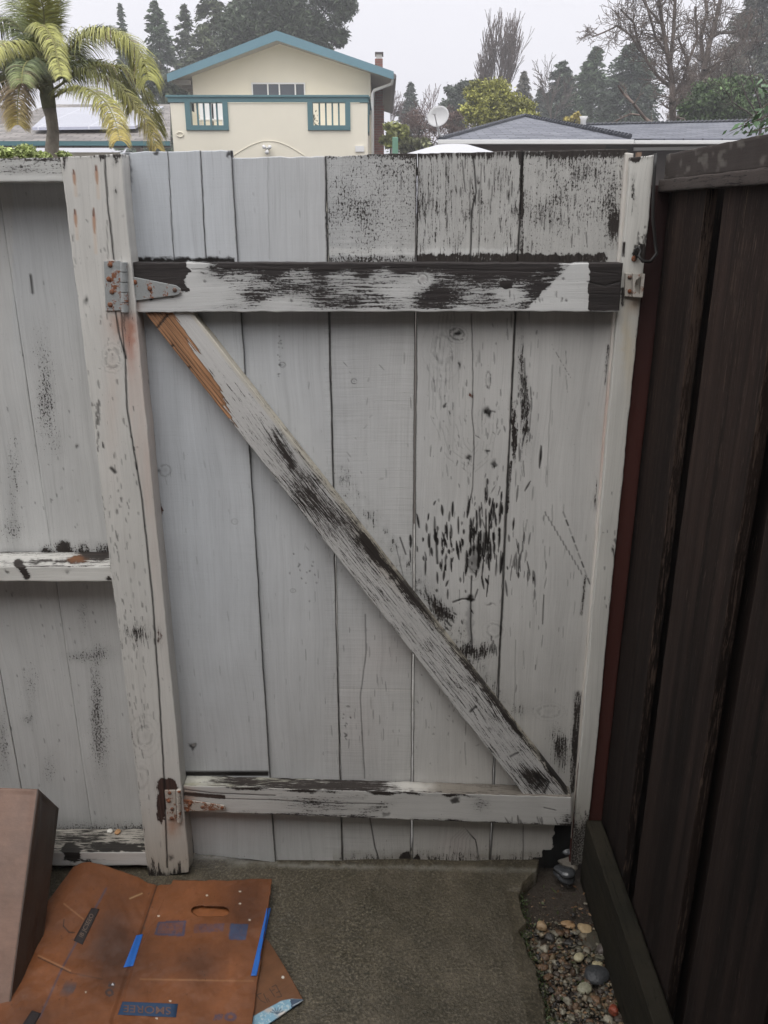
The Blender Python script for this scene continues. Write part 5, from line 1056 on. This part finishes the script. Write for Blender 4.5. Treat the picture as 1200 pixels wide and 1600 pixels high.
for fi, (path, dy, ll, cols, dr_) in enumerate(fronds):
    rg = np.random.RandomState(100+fi); sp = spline(path, 64); pts = [P(x, y, YPm+dy*(i/63.)**.8) for i, (x, y) in enumerate(sp)]
    m = MB(); m.tube(pts[::3]+[pts[-1]], [.012*(1-.85*i/len(pts[::3])) for i in range(len(pts[::3])+1)], 6); fr = m.build('frond', BARK, pm, True)
    setcol(fr.data, 'col', np.tile([.20, .19, .07], (len(fr.data.vertices), 1)))
    co = []; qd = []; cc = []; K = 5
    for i in range(6, 64):
        s = i/63.; T = (pts[min(i+1, 63)]-pts[i-1]).normalized(); up_ = Vector((0, 0, 1)); sd_ = T.cross(up_)
        if sd_.length < .15: sd_ = T.cross(Vector((0, 1, 0)))
        sd_.normalize(); nu_ = sd_.cross(T)
        for sg in (-1, 1):
            for rep in range(4):
                L_ = 1.22*ll*PK*(1-.72*abs(s-.42)**1.3*1.5)*rg.uniform(.8, 1.12); d = (sd_*sg*rg.uniform(.7, 1)+T*rg.uniform(.35, .75)+nu_*rg.uniform(-.05, .5)).normalized()
                p = pts[i-1].lerp(pts[i], rg.uniform()); w_ = rg.uniform(.005, .009); wv = T.cross(d).cross(d).normalized(); b0 = len(co)
                t1 = 1-abs(2*s-1); cl = np.array(cols[0])*max(0, 1-2*s)+np.array(cols[1])*t1+np.array(cols[2])*max(0, 2*s-1); cl = cl*rg.uniform(.6, 1.45)
                if rg.uniform() < .025: cl = np.array(BRN)*rg.uniform(.7, 1.2)
                for k in range(K+1):
                    f = k/K; ww = w_*(1-f**2)*(.5+.9*min(1, f*3)); co.append(p+wv*ww*.5); co.append(p-wv*ww*.5)
                    c2 = cl*(1-.5*max(0, f-.6))+np.array(BRN)*.3*max(0, f-.6); cc += [c2, c2]
                    p = p+d*L_/K; d = (d+Vector((0, 0, -dr_*rg.uniform(.55, .95)*.62))).normalized()
                qd += [[b0+2*k, b0+2*k+1, b0+2*k+3, b0+2*k+2] for k in range(K)]
    me = npmesh('leaflets', np.array(co), qd, True); setcol(me, 'col', np.array(cc)); link('leaflets', me, fr, GLOSSY if False else FOL)

# =============== haze ===============
hz = MB(); hz.box((-90, -14, -1.2), (90, 85, 34)); hzo = hz.build('haze', None)
hm = bpy.data.materials.new('haze_air'); hm.use_nodes = True; hm.node_tree.nodes.clear()
ho = hm.node_tree.nodes.new('ShaderNodeOutputMaterial'); hv = hm.node_tree.nodes.new('ShaderNodeVolumePrincipled'); hm.node_tree.links.new(hv.outputs[0], ho.inputs['Volume'])
hv.inputs['Color'].default_value = (.93, .94, .96, 1); hv.inputs['Density'].default_value = .0036; hv.inputs['Anisotropy'].default_value = .2
hzo.data.materials.append(hm); tag(hzo, kind='stuff')
# =============== cardboard and things on the ground ===============
def mat_card(name, rough=.6):
    t = NT(name); gc = t.attr('gc', 'Vector')
    w_ = t.noise(gc, 5, 6, .65, 2.0); f = t.noise(t.scale(gc, (60, 900, 1)), 1, 2, .5, 1.4); f2 = t.noise(gc, 60, 5, .7, 1.8)
    b = t.math('ADD', t.math('ADD', t.math('MULTIPLY', w_, .62), .44), t.math('ADD', t.math('MULTIPLY', f, .22), t.math('MULTIPLY', f2, .24)))
    c = t.mix(1.0, t.attr('col'), t.n('CombineColor', {0: b, 1: b, 2: b}).outputs[0], 'MULTIPLY')
    corr = t.n('TexWave', {'Vector': t.scale(gc, (0, 150, 0)), 'Scale': 1.0}, wave_type='BANDS', bands_direction='Y').outputs[1]
    return t.bsdf(col=c, rough=t.math('ADD', t.math('MULTIPLY', w_, .35), .30), normal=t.bump(t.math('ADD', t.math('MULTIPLY', corr, .35), f2), .35, .0012), spec=.4)
CARD = mat_card('wet_cardboard')
def inside(poly, x, y):
    r = np.zeros(len(x), bool); n = len(poly)
    for i in range(n):
        x0, y0 = poly[i]; x1, y1 = poly[(i+1) % n]
        c = ((y0 > y) != (y1 > y)) & (x < (x1-x0)*(y-y0)/((y1-y0) if y1 != y0 else 1e-9)+x0); r ^= c
    return r
def cardsheet(name, TL, TR, BR, BL, n, zf, colf, parent, th=.004, hole=None, back=(0, 0, -1)):
    # TL.. are (pixel x, pixel y) or points; a corrugated sheet with thickness
    TL, TR, BR, BL = [np.array(PZ(*q, 0.0) if len(q) == 2 else q, float) for q in (TL, TR, BR, BL)]
    nu, nv = n; v, u = np.meshgrid(np.linspace(0, 1, nv), np.linspace(0, 1, nu), indexing='ij'); u = u.ravel()[:, None]; v = v.ravel()[:, None]
    co = (TL*(1-u)+TR*u)*(1-v)+(BL*(1-u)+BR*u)*v; u = u[:, 0]; v = v[:, 0]; co = zf(co, u, v)
    px, py = proj(co); idx = np.arange(nu*nv).reshape(nv, nu)
    q = np.stack([idx[:-1, :-1], idx[1:, :-1], idx[1:, 1:], idx[:-1, 1:]], -1).reshape(-1, 4)
    gc = np.stack([u*np.linalg.norm(TR-TL), v*np.linalg.norm(BL-TL), u*0], 1); col = colf(px, py, u, v)
    if hole is not None: q = q[~inside(hole, px[q].mean(1), py[q].mean(1))]
    N = len(co); bk = co+np.array(back)*th; e = {}
    for a, b in np.concatenate([q[:, [0, 1]], q[:, [1, 2]], q[:, [2, 3]], q[:, [3, 0]]]).tolist():
        if (b, a) in e: del e[(b, a)]
        else: e[(a, b)] = 1
    ed = np.array(list(e.keys())); side = np.stack([ed[:, 1], ed[:, 0], ed[:, 0]+N, ed[:, 1]+N], 1)
    me = npmesh(name, np.concatenate([co, bk]), np.concatenate([q, q[:, ::-1]+N, side]), False)
    me.polygons.foreach_set('use_smooth', np.concatenate([np.ones(2*len(q), bool), np.zeros(len(side), bool)]))
    setvec(me, 'gc', np.concatenate([gc, gc])); setcol(me, 'col', np.concatenate([col, col*.8])); return link(name, me, parent, CARD)
cbx = empty('flattened_box', PZ(250, 1500, 0), 'soaked orange brown flattened cardboard box with blue tape strips on the wet slab', 'cardboard box')
ORG = np.array((.165, .058, .020))
def card_col(px, py, u, v):
    n_ = fbm(px/45, py/45, 3); c = np.tile(ORG, (len(px), 1))*(.75+.55*n_)[:, None]
    dark = np.clip(np.exp(-((px-180)/48)**2-((py-1480)/60)**2)*1.2+np.exp(-((px-385)/40)**2-((py-1410)/50)**2)*.8+np.exp(-((px-310)/45)**2-((py-1510)/28)**2)*.7+np.exp(-((px-60)/60)**2-((py-1600)/30)**2)*.6, 0, 1)[:, None]
    c = c*(1-dark*.75)+np.array((.040, .019, .013))*dark*.75
    lt = np.clip(np.exp(-((px-60)/40)**2-((py-1520)/40)**2)+np.exp(-((px-270)/25)**2-((py-1420)/40)**2)*.5, 0, 1)[:, None]; c = c*(1+lt*.35)
    def put(f, k, a=1.0): nonlocal c; f = (np.clip(f, 0, 1)*a)[:, None]; c = c*(1-f)+np.array(k)*f
    def seg(a, b, w):
        dx, dy = b[0]-a[0], b[1]-a[1]; t_ = np.clip(((px-a[0])*dx+(py-a[1])*dy)/(dx*dx+dy*dy), 0, 1); return np.clip(1.4-np.hypot(px-a[0]-t_*dx, py-a[1]-t_*dy)/w, 0, 1)
    put(seg((166, 1388), (96, 1515), 1.6), (.06, .055, .08), .75); put(seg((96, 1515), (62, 1590), 1.6), (.06, .055, .08), .7)       # printed line
    put(seg((60, 1496), (110, 1520), 1.2), (.035, .016, .01), .8); put(seg((110, 1520), (160, 1530), 1.0), (.05, .025, .015), .6); put(seg((60, 1493), (110, 1517), 1.2), (.42, .22, .11), .6)
    put(seg((247, 1378), (219, 1462), 1.1), (.03, .014, .01), .85); put(seg((219, 1530), (395, 1533), 1.3), (.30, .15, .07), .5)
    put(seg((203, 1404), (222, 1396), 1.1), (.42, .27, .14), .8)
    put(seg((99, 1447), (108, 1457), 1.1)+seg((108, 1457), (116, 1457), 1.1)+seg((100, 1437), (99, 1447), .8), (.02, .01, .008), .9); put(seg((100, 1412), (130, 1436), 1.2), (.38, .2, .1), .5)
    B1, B2 = (.030, .050, .105), (.022, .055, .12); nz = np.clip(fbm(px/3, py/3, 8)*2.0-.3, 0, 1)
    put(inside([(247, 1440), (291, 1438), (288, 1463), (241, 1461)], px, py)*(1-.75*inside([(250, 1443), (287, 1441), (284, 1460), (245, 1458)], px, py)*nz), B1, .75)
    put(inside([(303, 1444), (351, 1443), (349, 1455), (303, 1458)], px, py)*nz, B1, .5)
    put(inside([(360, 1443), (388, 1444), (384, 1469), (357, 1468)], px, py)*(.7+.3*nz), B2, .85)
    put(np.clip(1.3-np.abs(np.hypot((px-110)/24, (py-1545)/12)-.0)*1.0, 0, 1)*inside([(104, 1530), (121, 1536), (116, 1549), (95, 1570), (86, 1567), (97, 1545)], px, py), (.05, .05, .06), .7)
    put(inside([(171, 1533), (181, 1536), (178, 1545), (168, 1541)], px, py)*nz, (.03, .03, .035), .9); put(np.abs(np.hypot((px-171)/5, (py-1551)/4.5)-1) < .35, (.03, .03, .035), .8); put(np.hypot(px-176, py-1538) < 1.6, (.6, .6, .62), .9)
    put(inside([(336, 1585), (349, 1584), (346, 1594), (333, 1594)], px, py)*nz, B1, .7); put((np.abs(np.hypot((px-360)/7, (py-1589)/5)-1) < .4), B1, .6)
    rg = np.random.RandomState(3)
    for x_, y_ in ((134, 1550), (248, 1431), (323, 1399), (375, 1412), (390, 1437), (245, 1591), (266, 1564), (375, 1393)): put(np.hypot((px-x_)/1.6, py-y_) < 1.2, (.55, .5, .42), .9)
    for k in range(90): x_, y_ = rg.uniform(0, 430), rg.uniform(1375, 1600); put(np.hypot(px-x_, py-y_) < rg.uniform(.6, 1.4), (.03, .015, .01), .5)
    return c
def main_z(co, u, v):
    co = co.copy(); px, py = proj(co)
    left = np.clip((250-px)/130, 0, 1)
    co[:, 2] += .012+.010*np.sin(u*7+1)*(1-v)+.02*left*np.clip(1-v*2, 0, 1)*(.6+.4*np.sin(u*22))+(fbm(co[:, 0]*9, co[:, 1]*9, 4)-.5)*.010+(fbm(co[:, 0]*32, co[:, 1]*26, 14)-.5)*.0045+.004*np.abs(np.sin((px-233)/40))
    fold = np.abs((px-np.interp(py, [1375, 1600], [250, 178]))); co[:, 2] -= .004*np.clip(1-fold/6, 0, 1)
    co[:, 1] += .016*np.sin(u*9.5+.4)*(1-v)*(u < .5)+(fbm(u*26, v*0, 3)-.5)*.004*(v < .12)*(1-v/.12); co[:, 0] += (fbm(v*22, v*0, 6)-.5)*.003*np.clip((u-.9)/.1, 0, 1); return co
hole = [(303+0, 1426), (302, 1421), (306, 1417), (314, 1415), (350, 1416), (357, 1419), (359, 1424), (356, 1429), (350, 1430), (308, 1430)]
hole = [(300+6*1, 1430), (299, 1425), (299, 1420), (304, 1416), (312, 1414.5), (350, 1416), (357, 1419), (358.5, 1424), (356, 1429), (350, 1431.5), (310, 1432)]
main = cardsheet('main_panel', (116, 1372), (426, 1385), (383, 1690), (-118, 1668), (330, 250), main_z, card_col, cbx, hole=hole)
cardsheet('under_panel', (290, 1408), (365, 1408), (362, 1440), (290, 1440), (30, 14), lambda co, u, v: co+np.array([0, 0, .004]), lambda px, py, u, v: np.tile(ORG*1.5, (len(px), 1)), cbx, .003)
def flap_col(px, py, u, v):
    n_ = fbm(px/20, py/20, 7); c = np.tile((.13, .055, .022), (len(px), 1))*(.8+.4*n_)[:, None]
    def put(f, k, a=1.0): nonlocal c; f = (np.clip(f, 0, 1)*a)[:, None]; c = c*(1-f)+np.array(k)*f
    def seg(a, b, w):
        dx, dy = b[0]-a[0], b[1]-a[1]; t_ = np.clip(((px-a[0])*dx+(py-a[1])*dy)/(dx*dx+dy*dy), 0, 1); return np.clip(1.4-np.hypot(px-a[0]-t_*dx, py-a[1]-t_*dy)/w, 0, 1)
    for a, b in (((425, 1542), (431, 1539)), ((431, 1539), (440, 1556)), ((421, 1545), (429, 1557)), ((425, 1548), (429, 1546)), ((432, 1551), (437, 1549)), ((433, 1558), (440, 1557)),
                 ((400, 1555), (408, 1552)), ((402, 1556), (406, 1561)), ((412, 1553), (418, 1566)), ((407, 1563), (415, 1567)), ((418, 1560), (421, 1565))): put(seg(a, b, .75), (.035, .02, .015), .85)
    # printed strip at the torn corner
    line = 1575+(470-px)*.0; top = np.interp(px, [380, 405, 440, 455, 476], [1596, 1582, 1563, 1560, 1561])
    st = np.clip((py-top)/1.5, 0, 1); put(st, (.20, .36, .46), 1); put(st*(fbm(px/3, py/3, 9) > .62), (.42, .52, .54), .8); put(st*(fbm(px/4, py/4, 19) > .68), (.18, .30, .38), .6)
    put(st*np.exp(-((px-443)/9)**2-((py-1585)/5)**2)*1.6, (.55, .52, .48)); put(st*np.exp(-((px-419)/7)**2-((py-1578)/3.5)**2)*1.4, (.42, .38, .34))
    for k in range(6): a = R(200+k*26); put(st*seg((433, 1584), (433+11*math.cos(a), 1584+9*math.sin(a)), .8), (.05, .09, .13), .9)
    put(st*inside([(453, 1561), (480, 1561), (480, 1572), (457, 1582)], px, py), (.045, .07, .11), 1); put(st*(seg((458, 1571), (474, 1563), .8)+seg((461, 1576), (478, 1567), .8)), (.42, .48, .52), .9)
    put(np.hypot((px-442), (py-1527)) < 2.2, (.6, .57, .5), .9)
    return c
FL = cardsheet('torn_flap', (413, 1468), (420, 1474), (474, 1566), (372, 1636), (100, 150), lambda co, u, v: co+np.stack([0*u, 0*u, .006+.006*np.sin(v*3)], 1), flap_col, cbx, .003)
# paper strip bottom edge of the flap
TAPE = mat_plain('blue_masking_tape', (.018, .115, .42), .55, .12, 60, bump=.0006)
from mathutils.bvhtree import BVHTree
_n = len(main.data.vertices)//2; _bv = BVHTree.FromPolygons([v.co for v in main.data.vertices], [p.vertices[:] for p in main.data.polygons if p.vertices[0] < _n and p.vertices[1] < _n and p.vertices[2] < _n])
def onmain(x, y, off):
    o_ = Vector((0, CY, CZ)); d_ = (PZ(x, y, 0)-o_).normalized(); h = _bv.ray_cast(o_, d_)
    if h[0] is None: return PZ(x, y, .012)+Vector((0, 0, off))
    return h[0]+Vector((0, 0, off))
def drape(pts, off): return [onmain(x, y, off) for x, y in pts]
def tapestrip(pl, pr, name, mat, off=.0010):
    n, k = 30, 6; m = MB(); rows = []
    for i in range(n+1):
        f = i/n; l = (pl[0][0]*(1-f)+pl[1][0]*f, pl[0][1]*(1-f)+pl[1][1]*f); r = (pr[0][0]*(1-f)+pr[1][0]*f, pr[0][1]*(1-f)+pr[1][1]*f)
        rows.append([m.bm.verts.new(onmain(l[0]*(1-g)+r[0]*g, l[1]*(1-g)+r[1]*g, off)) for g in [q/k for q in range(k+1)]])
    for a, b in zip(rows[:-1], rows[1:]):
        for q in range(k): m.bm.faces.new([a[q], b[q], b[q+1], a[q+1]])
    o = m.build(name, mat, cbx, True); md = o.modifiers.new('thick', 'SOLIDIFY'); md.thickness = .0006; md.offset = 0; return o
t1 = tapestrip([(213, 1462), (193, 1512)], [(223.5, 1460), (208, 1510)], 'blue_tape', TAPE); t1['label'] = 'short wide blue tape strip across the fold'
t2 = tapestrip([(417, 1420), (392, 1526)], [(423, 1420), (401, 1526)], 'blue_tape', TAPE, .0025); t2['label'] = 'long narrow blue tape strip along the right edge'
LB = mat_plain('blue_print', (.022, .050, .105), .6, .15, 90); LK = mat_plain('black_print', (.018, .013, .013), .6, .2, 90); LT = mat_plain('rubbed_brown_letters', (.12, .07, .06), .7, .3, 200); LT2 = mat_plain('pale_rubbed_letters', (.15, .105, .08), .7, .3, 200)
l1 = tapestrip([(191.5, 1565.5), (184, 1586)], [(278, 1569), (275, 1590)], 'blue_label', LB, .0009); l1['label'] = 'blue printed block with upside down letters'
l2 = tapestrip([(143, 1419), (115, 1470)], [(155.5, 1421), (129, 1476.5)], 'black_label', LK, .0009)
l3 = tapestrip([(50, 1579), (28, 1612)], [(64, 1584), (46, 1618)], 'black_label', LK, .0009)
def text_on(txt, c, right, upv, size, mat, parent, squash=1.0):
    cu = bpy.data.curves.new('letters', 'FONT'); cu.body = txt; cu.size = 1; cu.align_x = 'CENTER'; cu.align_y = 'CENTER'; cu.extrude = .0; cu.offset = .006
    o = bpy.data.objects.new('letters', cu); COL.objects.link(o); bpy.context.view_layer.update(); dg = bpy.context.evaluated_depsgraph_get()
    me = bpy.data.meshes.new_from_object(o.evaluated_get(dg)); bpy.data.objects.remove(o)
    right = Vector(right).normalized(); upv = Vector(upv).normalized(); nn = right.cross(upv).normalized()
    for v in me.vertices:
        p = c+right*v.co.x*size*squash+upv*v.co.y*size; px_, py_ = proj(np.array([p])); v.co = onmain(float(px_[0]), float(py_[0]), .0021)
    me.materials.clear(); me.name = 'letters'; return link('letters', me, parent, mat)
zz = drape([(230, 1578)], .0027)[0].z
a, b = PZ(196, 1576, zz), PZ(270, 1580, zz); text_on('SMOREE', PZ(230, 1578, zz), a-b, PZ(230, 1590, zz)-PZ(231, 1570, zz), .026, LT, l1, 1.12)
zz = drape([(135, 1446)], .0035)[0].z
a, b = PZ(122, 1473, zz), PZ(149, 1420, zz); text_on('IB JCSEEO', PZ(135.5, 1447, zz), b-a, PZ(128, 1443, zz)-PZ(142, 1450, zz), .017, LT2, l2, .95)
# leaning box at the left edge
def lean():
    A1 = Vector(P(60, 1233, -.12)); B1 = PZ(14, 1585, .0); ax = (B1-A1).normalized()
    wv = Vector((-1, .05, 0)).normalized(); A0, B0 = A1+wv*.42, B1+wv*.42
    nb = ax.cross(wv).normalized();
    if nb.y < 0: nb = -nb
    cor = PZ(25, 1500, .0); back_ = Vector(P(92, 1263, -.06))-A1
    return A0, A1, B1, B0, back_
A0, A1, B1, B0, bk = lean()
lb = empty('cardboard_box', (A1.x-.2, -.25, 0), 'closed pinkish brown cardboard box leaning on the left fence', 'cardboard box')
PKC = mat_card('pinkish_cardboard'); nb_ = (1, 0, 0)
def boxpanel(name, pts, rgb, bkdir, n=(60, 90)):
    r = [np.array(p, float) for p in pts]
    def zf(co, u, v): return co+np.array(bkdir)[None]*((fbm(u*3, v*3, 5)-.5)*.012*(np.minimum(np.minimum(u, 1-u), np.minimum(v, 1-v)) > .02))[:, None]
    o = cardsheet(name, *[tuple(p) for p in r], n, zf, lambda px, py, u, v: np.tile(rgb, (len(px), 1))*(.78+.34*fbm(u*6, v*6, 2)+.16*(fbm(u*3, v*160, 7)-.5)-.5*(np.abs(u-.62) < .004))[:, None], lb, .003, None, bkdir); return o
boxpanel('front_panel', (A0, A1, B1, B0), (.21, .128, .095), (0, .6, -.6))
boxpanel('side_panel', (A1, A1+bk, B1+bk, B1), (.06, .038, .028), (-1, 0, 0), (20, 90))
boxpanel('top_panel', (A0+bk, A1+bk, A1, A0), (.20, .12, .09), (0, 0, -1), (60, 16))
# =============== gravel and pebbles at the right ===============
def blob(rg, r, flat=.7, sub=1, rough=.18):
    bm = bmesh.new(); bmesh.ops.create_icosphere(bm, subdivisions=sub, radius=1)
    sx_, sy_ = rg.uniform(.75, 1.2), rg.uniform(.75, 1.2); az = rg.uniform(0, 6.28); ph = rg.uniform(0, 6, 3)
    vs = np.array([v.co for v in bm.verts]); fs = [[v.index for v in f.verts] for f in bm.faces]; bm.free()
    k = 1+rough*np.sin(vs[:, 0]*2.3+ph[0])*np.sin(vs[:, 1]*2.7+ph[1])+rough*.6*np.sin(vs[:, 2]*4+ph[2]); vs = vs*k[:, None]*np.array([sx_, sy_, flat])*r
    ca, sa = math.cos(az), math.sin(az); x = vs[:, 0]*ca-vs[:, 1]*sa; y = vs[:, 0]*sa+vs[:, 1]*ca; return np.stack([x, y, vs[:, 2]], 1), np.array(fs)
PEB = mat_attr('wet_pebble', .42, .35, 140, .002, .4)
rg = np.random.RandomState(9); protos = [blob(rg, 1, rg.uniform(.45, .85), 2, .38) for _ in range(16)]
PAL = [(.26, .19, .11), (.30, .25, .17), (.17, .11, .07), (.09, .07, .055), (.22, .20, .15), (.33, .30, .23), (.06, .055, .05), (.20, .12, .07), (.14, .13, .09)]
co = []; fc = []; cl = []; nn0 = 0; cnt = 0
while cnt < 5200:
    y = rg.uniform(-1.5, -.10); e = np.interp(y, [a for a, b in SE], [b for a, b in SE])
    x = rg.uniform(e-.01, .535); d_ = (y+.17)/.10
    if y > -.17 and rg.uniform() < .80: continue
    r = np.exp(rg.normal(-5.62, .45)); r = min(r, .014)
    if y > -.20: r *= .42
    if y < -.95 and rg.uniform() < .7: continue
    vs, fs = protos[rg.randint(16)]; s = r*rg.uniform(.8, 1.2); z = -.044+rg.uniform(0, .009)+(.0 if r < .008 else .003)
    co.append(vs*s+np.array([x, y, z])); fc.append(fs+nn0); nn0 += len(vs); c = np.array(PAL[rg.randint(len(PAL))])*rg.uniform(.25, .85)
    cl.append(np.tile(c, (len(vs), 1))); cnt += 1
me = npmesh('gravel', np.concatenate(co), None, True, tris=np.concatenate(fc)); setcol(me, 'col', np.concatenate(cl)); tag(link('gravel', me, None, PEB), kind='stuff')
def pebble(px, py, z, rpx, col, label, flat=.7, rough=.18, sub=3, mat=None):
    c = PZ(px, py, z); k = rpx/F*(c-Vector((0, CY, CZ))).length*.95; vs, fs = blob(np.random.RandomState(int(px)), k, flat, sub, rough)
    vs = vs+np.array([0, 0, k*flat*.5]); me = npmesh('pebble', vs, None, True, tris=fs); setcol(me, 'col', np.tile(col, (len(vs), 1)))
    o = link('pebble', me, None, mat or PEB); o.location = c; tag(o, label, 'stone', 'loose stones by the latch post'); return o
WETP = mat_attr('wet_dark_stone', .12, .25, 60, .003, .8)
pebble(882, 1367, -.012, 15, (.045, .047, .05), 'glossy wet dark stone at the foot of the latch post', .55, .35, 3, WETP)
pebble(889, 1331, .02, 10, (.10, .105, .11), 'small wet grey stone perched against the black rotten board corner', .8, .2, 3, WETP)
pebble(886, 1349, -.012, 15, (.12, .105, .085), 'rough pale mortar lump between the two wet stones', .6, .3)
pebble(932, 1526, -.04, 17, (.045, .047, .05), 'largest dark flat oval pebble in the gravel', .5, .1)
pebble(924, 1473, -.045, 17, (.055, .048, .034), 'dark olive flat pebble at the top of the gravel', .35, .15)
pebble(940, 1487, -.04, 10, (.09, .075, .065), 'brown grey rounded pebble right of the olive one', .7, .1)
pebble(914, 1455, -.04, 9, (.34, .25, .14), 'tan angular pebble near the mud edge', .6, .25)
pebble(888, 1446, -.04, 8, (.30, .19, .10), 'orange tan flat pebble in the mud', .4, .2)
pebble(846, 1450, -.03, 9, (.30, .21, .12), 'tan pebble lodged at the broken slab edge', .6, .2)
pebble(904, 1498, -.038, 8, (.38, .34, .22), 'cream oval pebble left of the dark one', .55, .08)
pebble(933, 1510, -.036, 8, (.36, .31, .19), 'cream flat pebble touching the top of the largest dark one', .5, .08)
pebble(958, 1580, -.036, 9, (.22, .055, .03), 'bright orange red stone low in the gravel', .6, .2)
pebble(913, 1548, -.036, 9, (.25, .24, .17), 'greenish grey round pebble below the largest dark one', .7, .1)
c0_ = P(172, 1298, .0); c1_ = P(184, 1300, .0)
zr = P(90, 1331, -.045).z+.002
for (x, y, col, lab) in ((172, 1300, (.62, .60, .54), 'white round chip lying on the lower fence rail'), (184, 1301, (.40, .22, .10), 'tan chip lying beside the white one on the rail')):
    o = pebble(x, y, zr-.001, 5.5, col, lab, .5, .1); o['group'] = 'chips on the lower rail'

# fallen leaf bits and moss crumbs by the gravel
lc = []; rg = np.random.RandomState(12)
for i in range(520):
    y = rg.uniform(-1.0, -.06); e = np.interp(y, [a for a, b in SE], [b for a, b in SE]); lc.append((rg.uniform(e-.03, .53), y, -.034+rg.uniform(0, .006)))
lc = np.array(lc); lcol = np.array([[.07, .035, .018], [.10, .06, .03], [.035, .045, .015], [.045, .028, .018]])[rg.randint(0, 4, len(lc))]
dd_ = rg.normal(size=(len(lc), 3))*np.array([1, 1, .12]); o = leafmesh('leaf_litter', lc, .012, lcol, None, FOL, .4, dirs=dd_, seed=5); tag(o, kind='stuff')
mc = []
for i in range(1500):
    y = rg.uniform(-.75, -.10); e = np.interp(y, [a for a, b in SE], [b for a, b in SE]); mc.append((e+rg.normal()*.010+.006, y, -.03+rg.uniform(-.01, .016)))
o = leafmesh('moss', np.array(mc), .007, (.028, .040, .012), None, FOL, .5, seed=6); tag(o, kind='stuff')
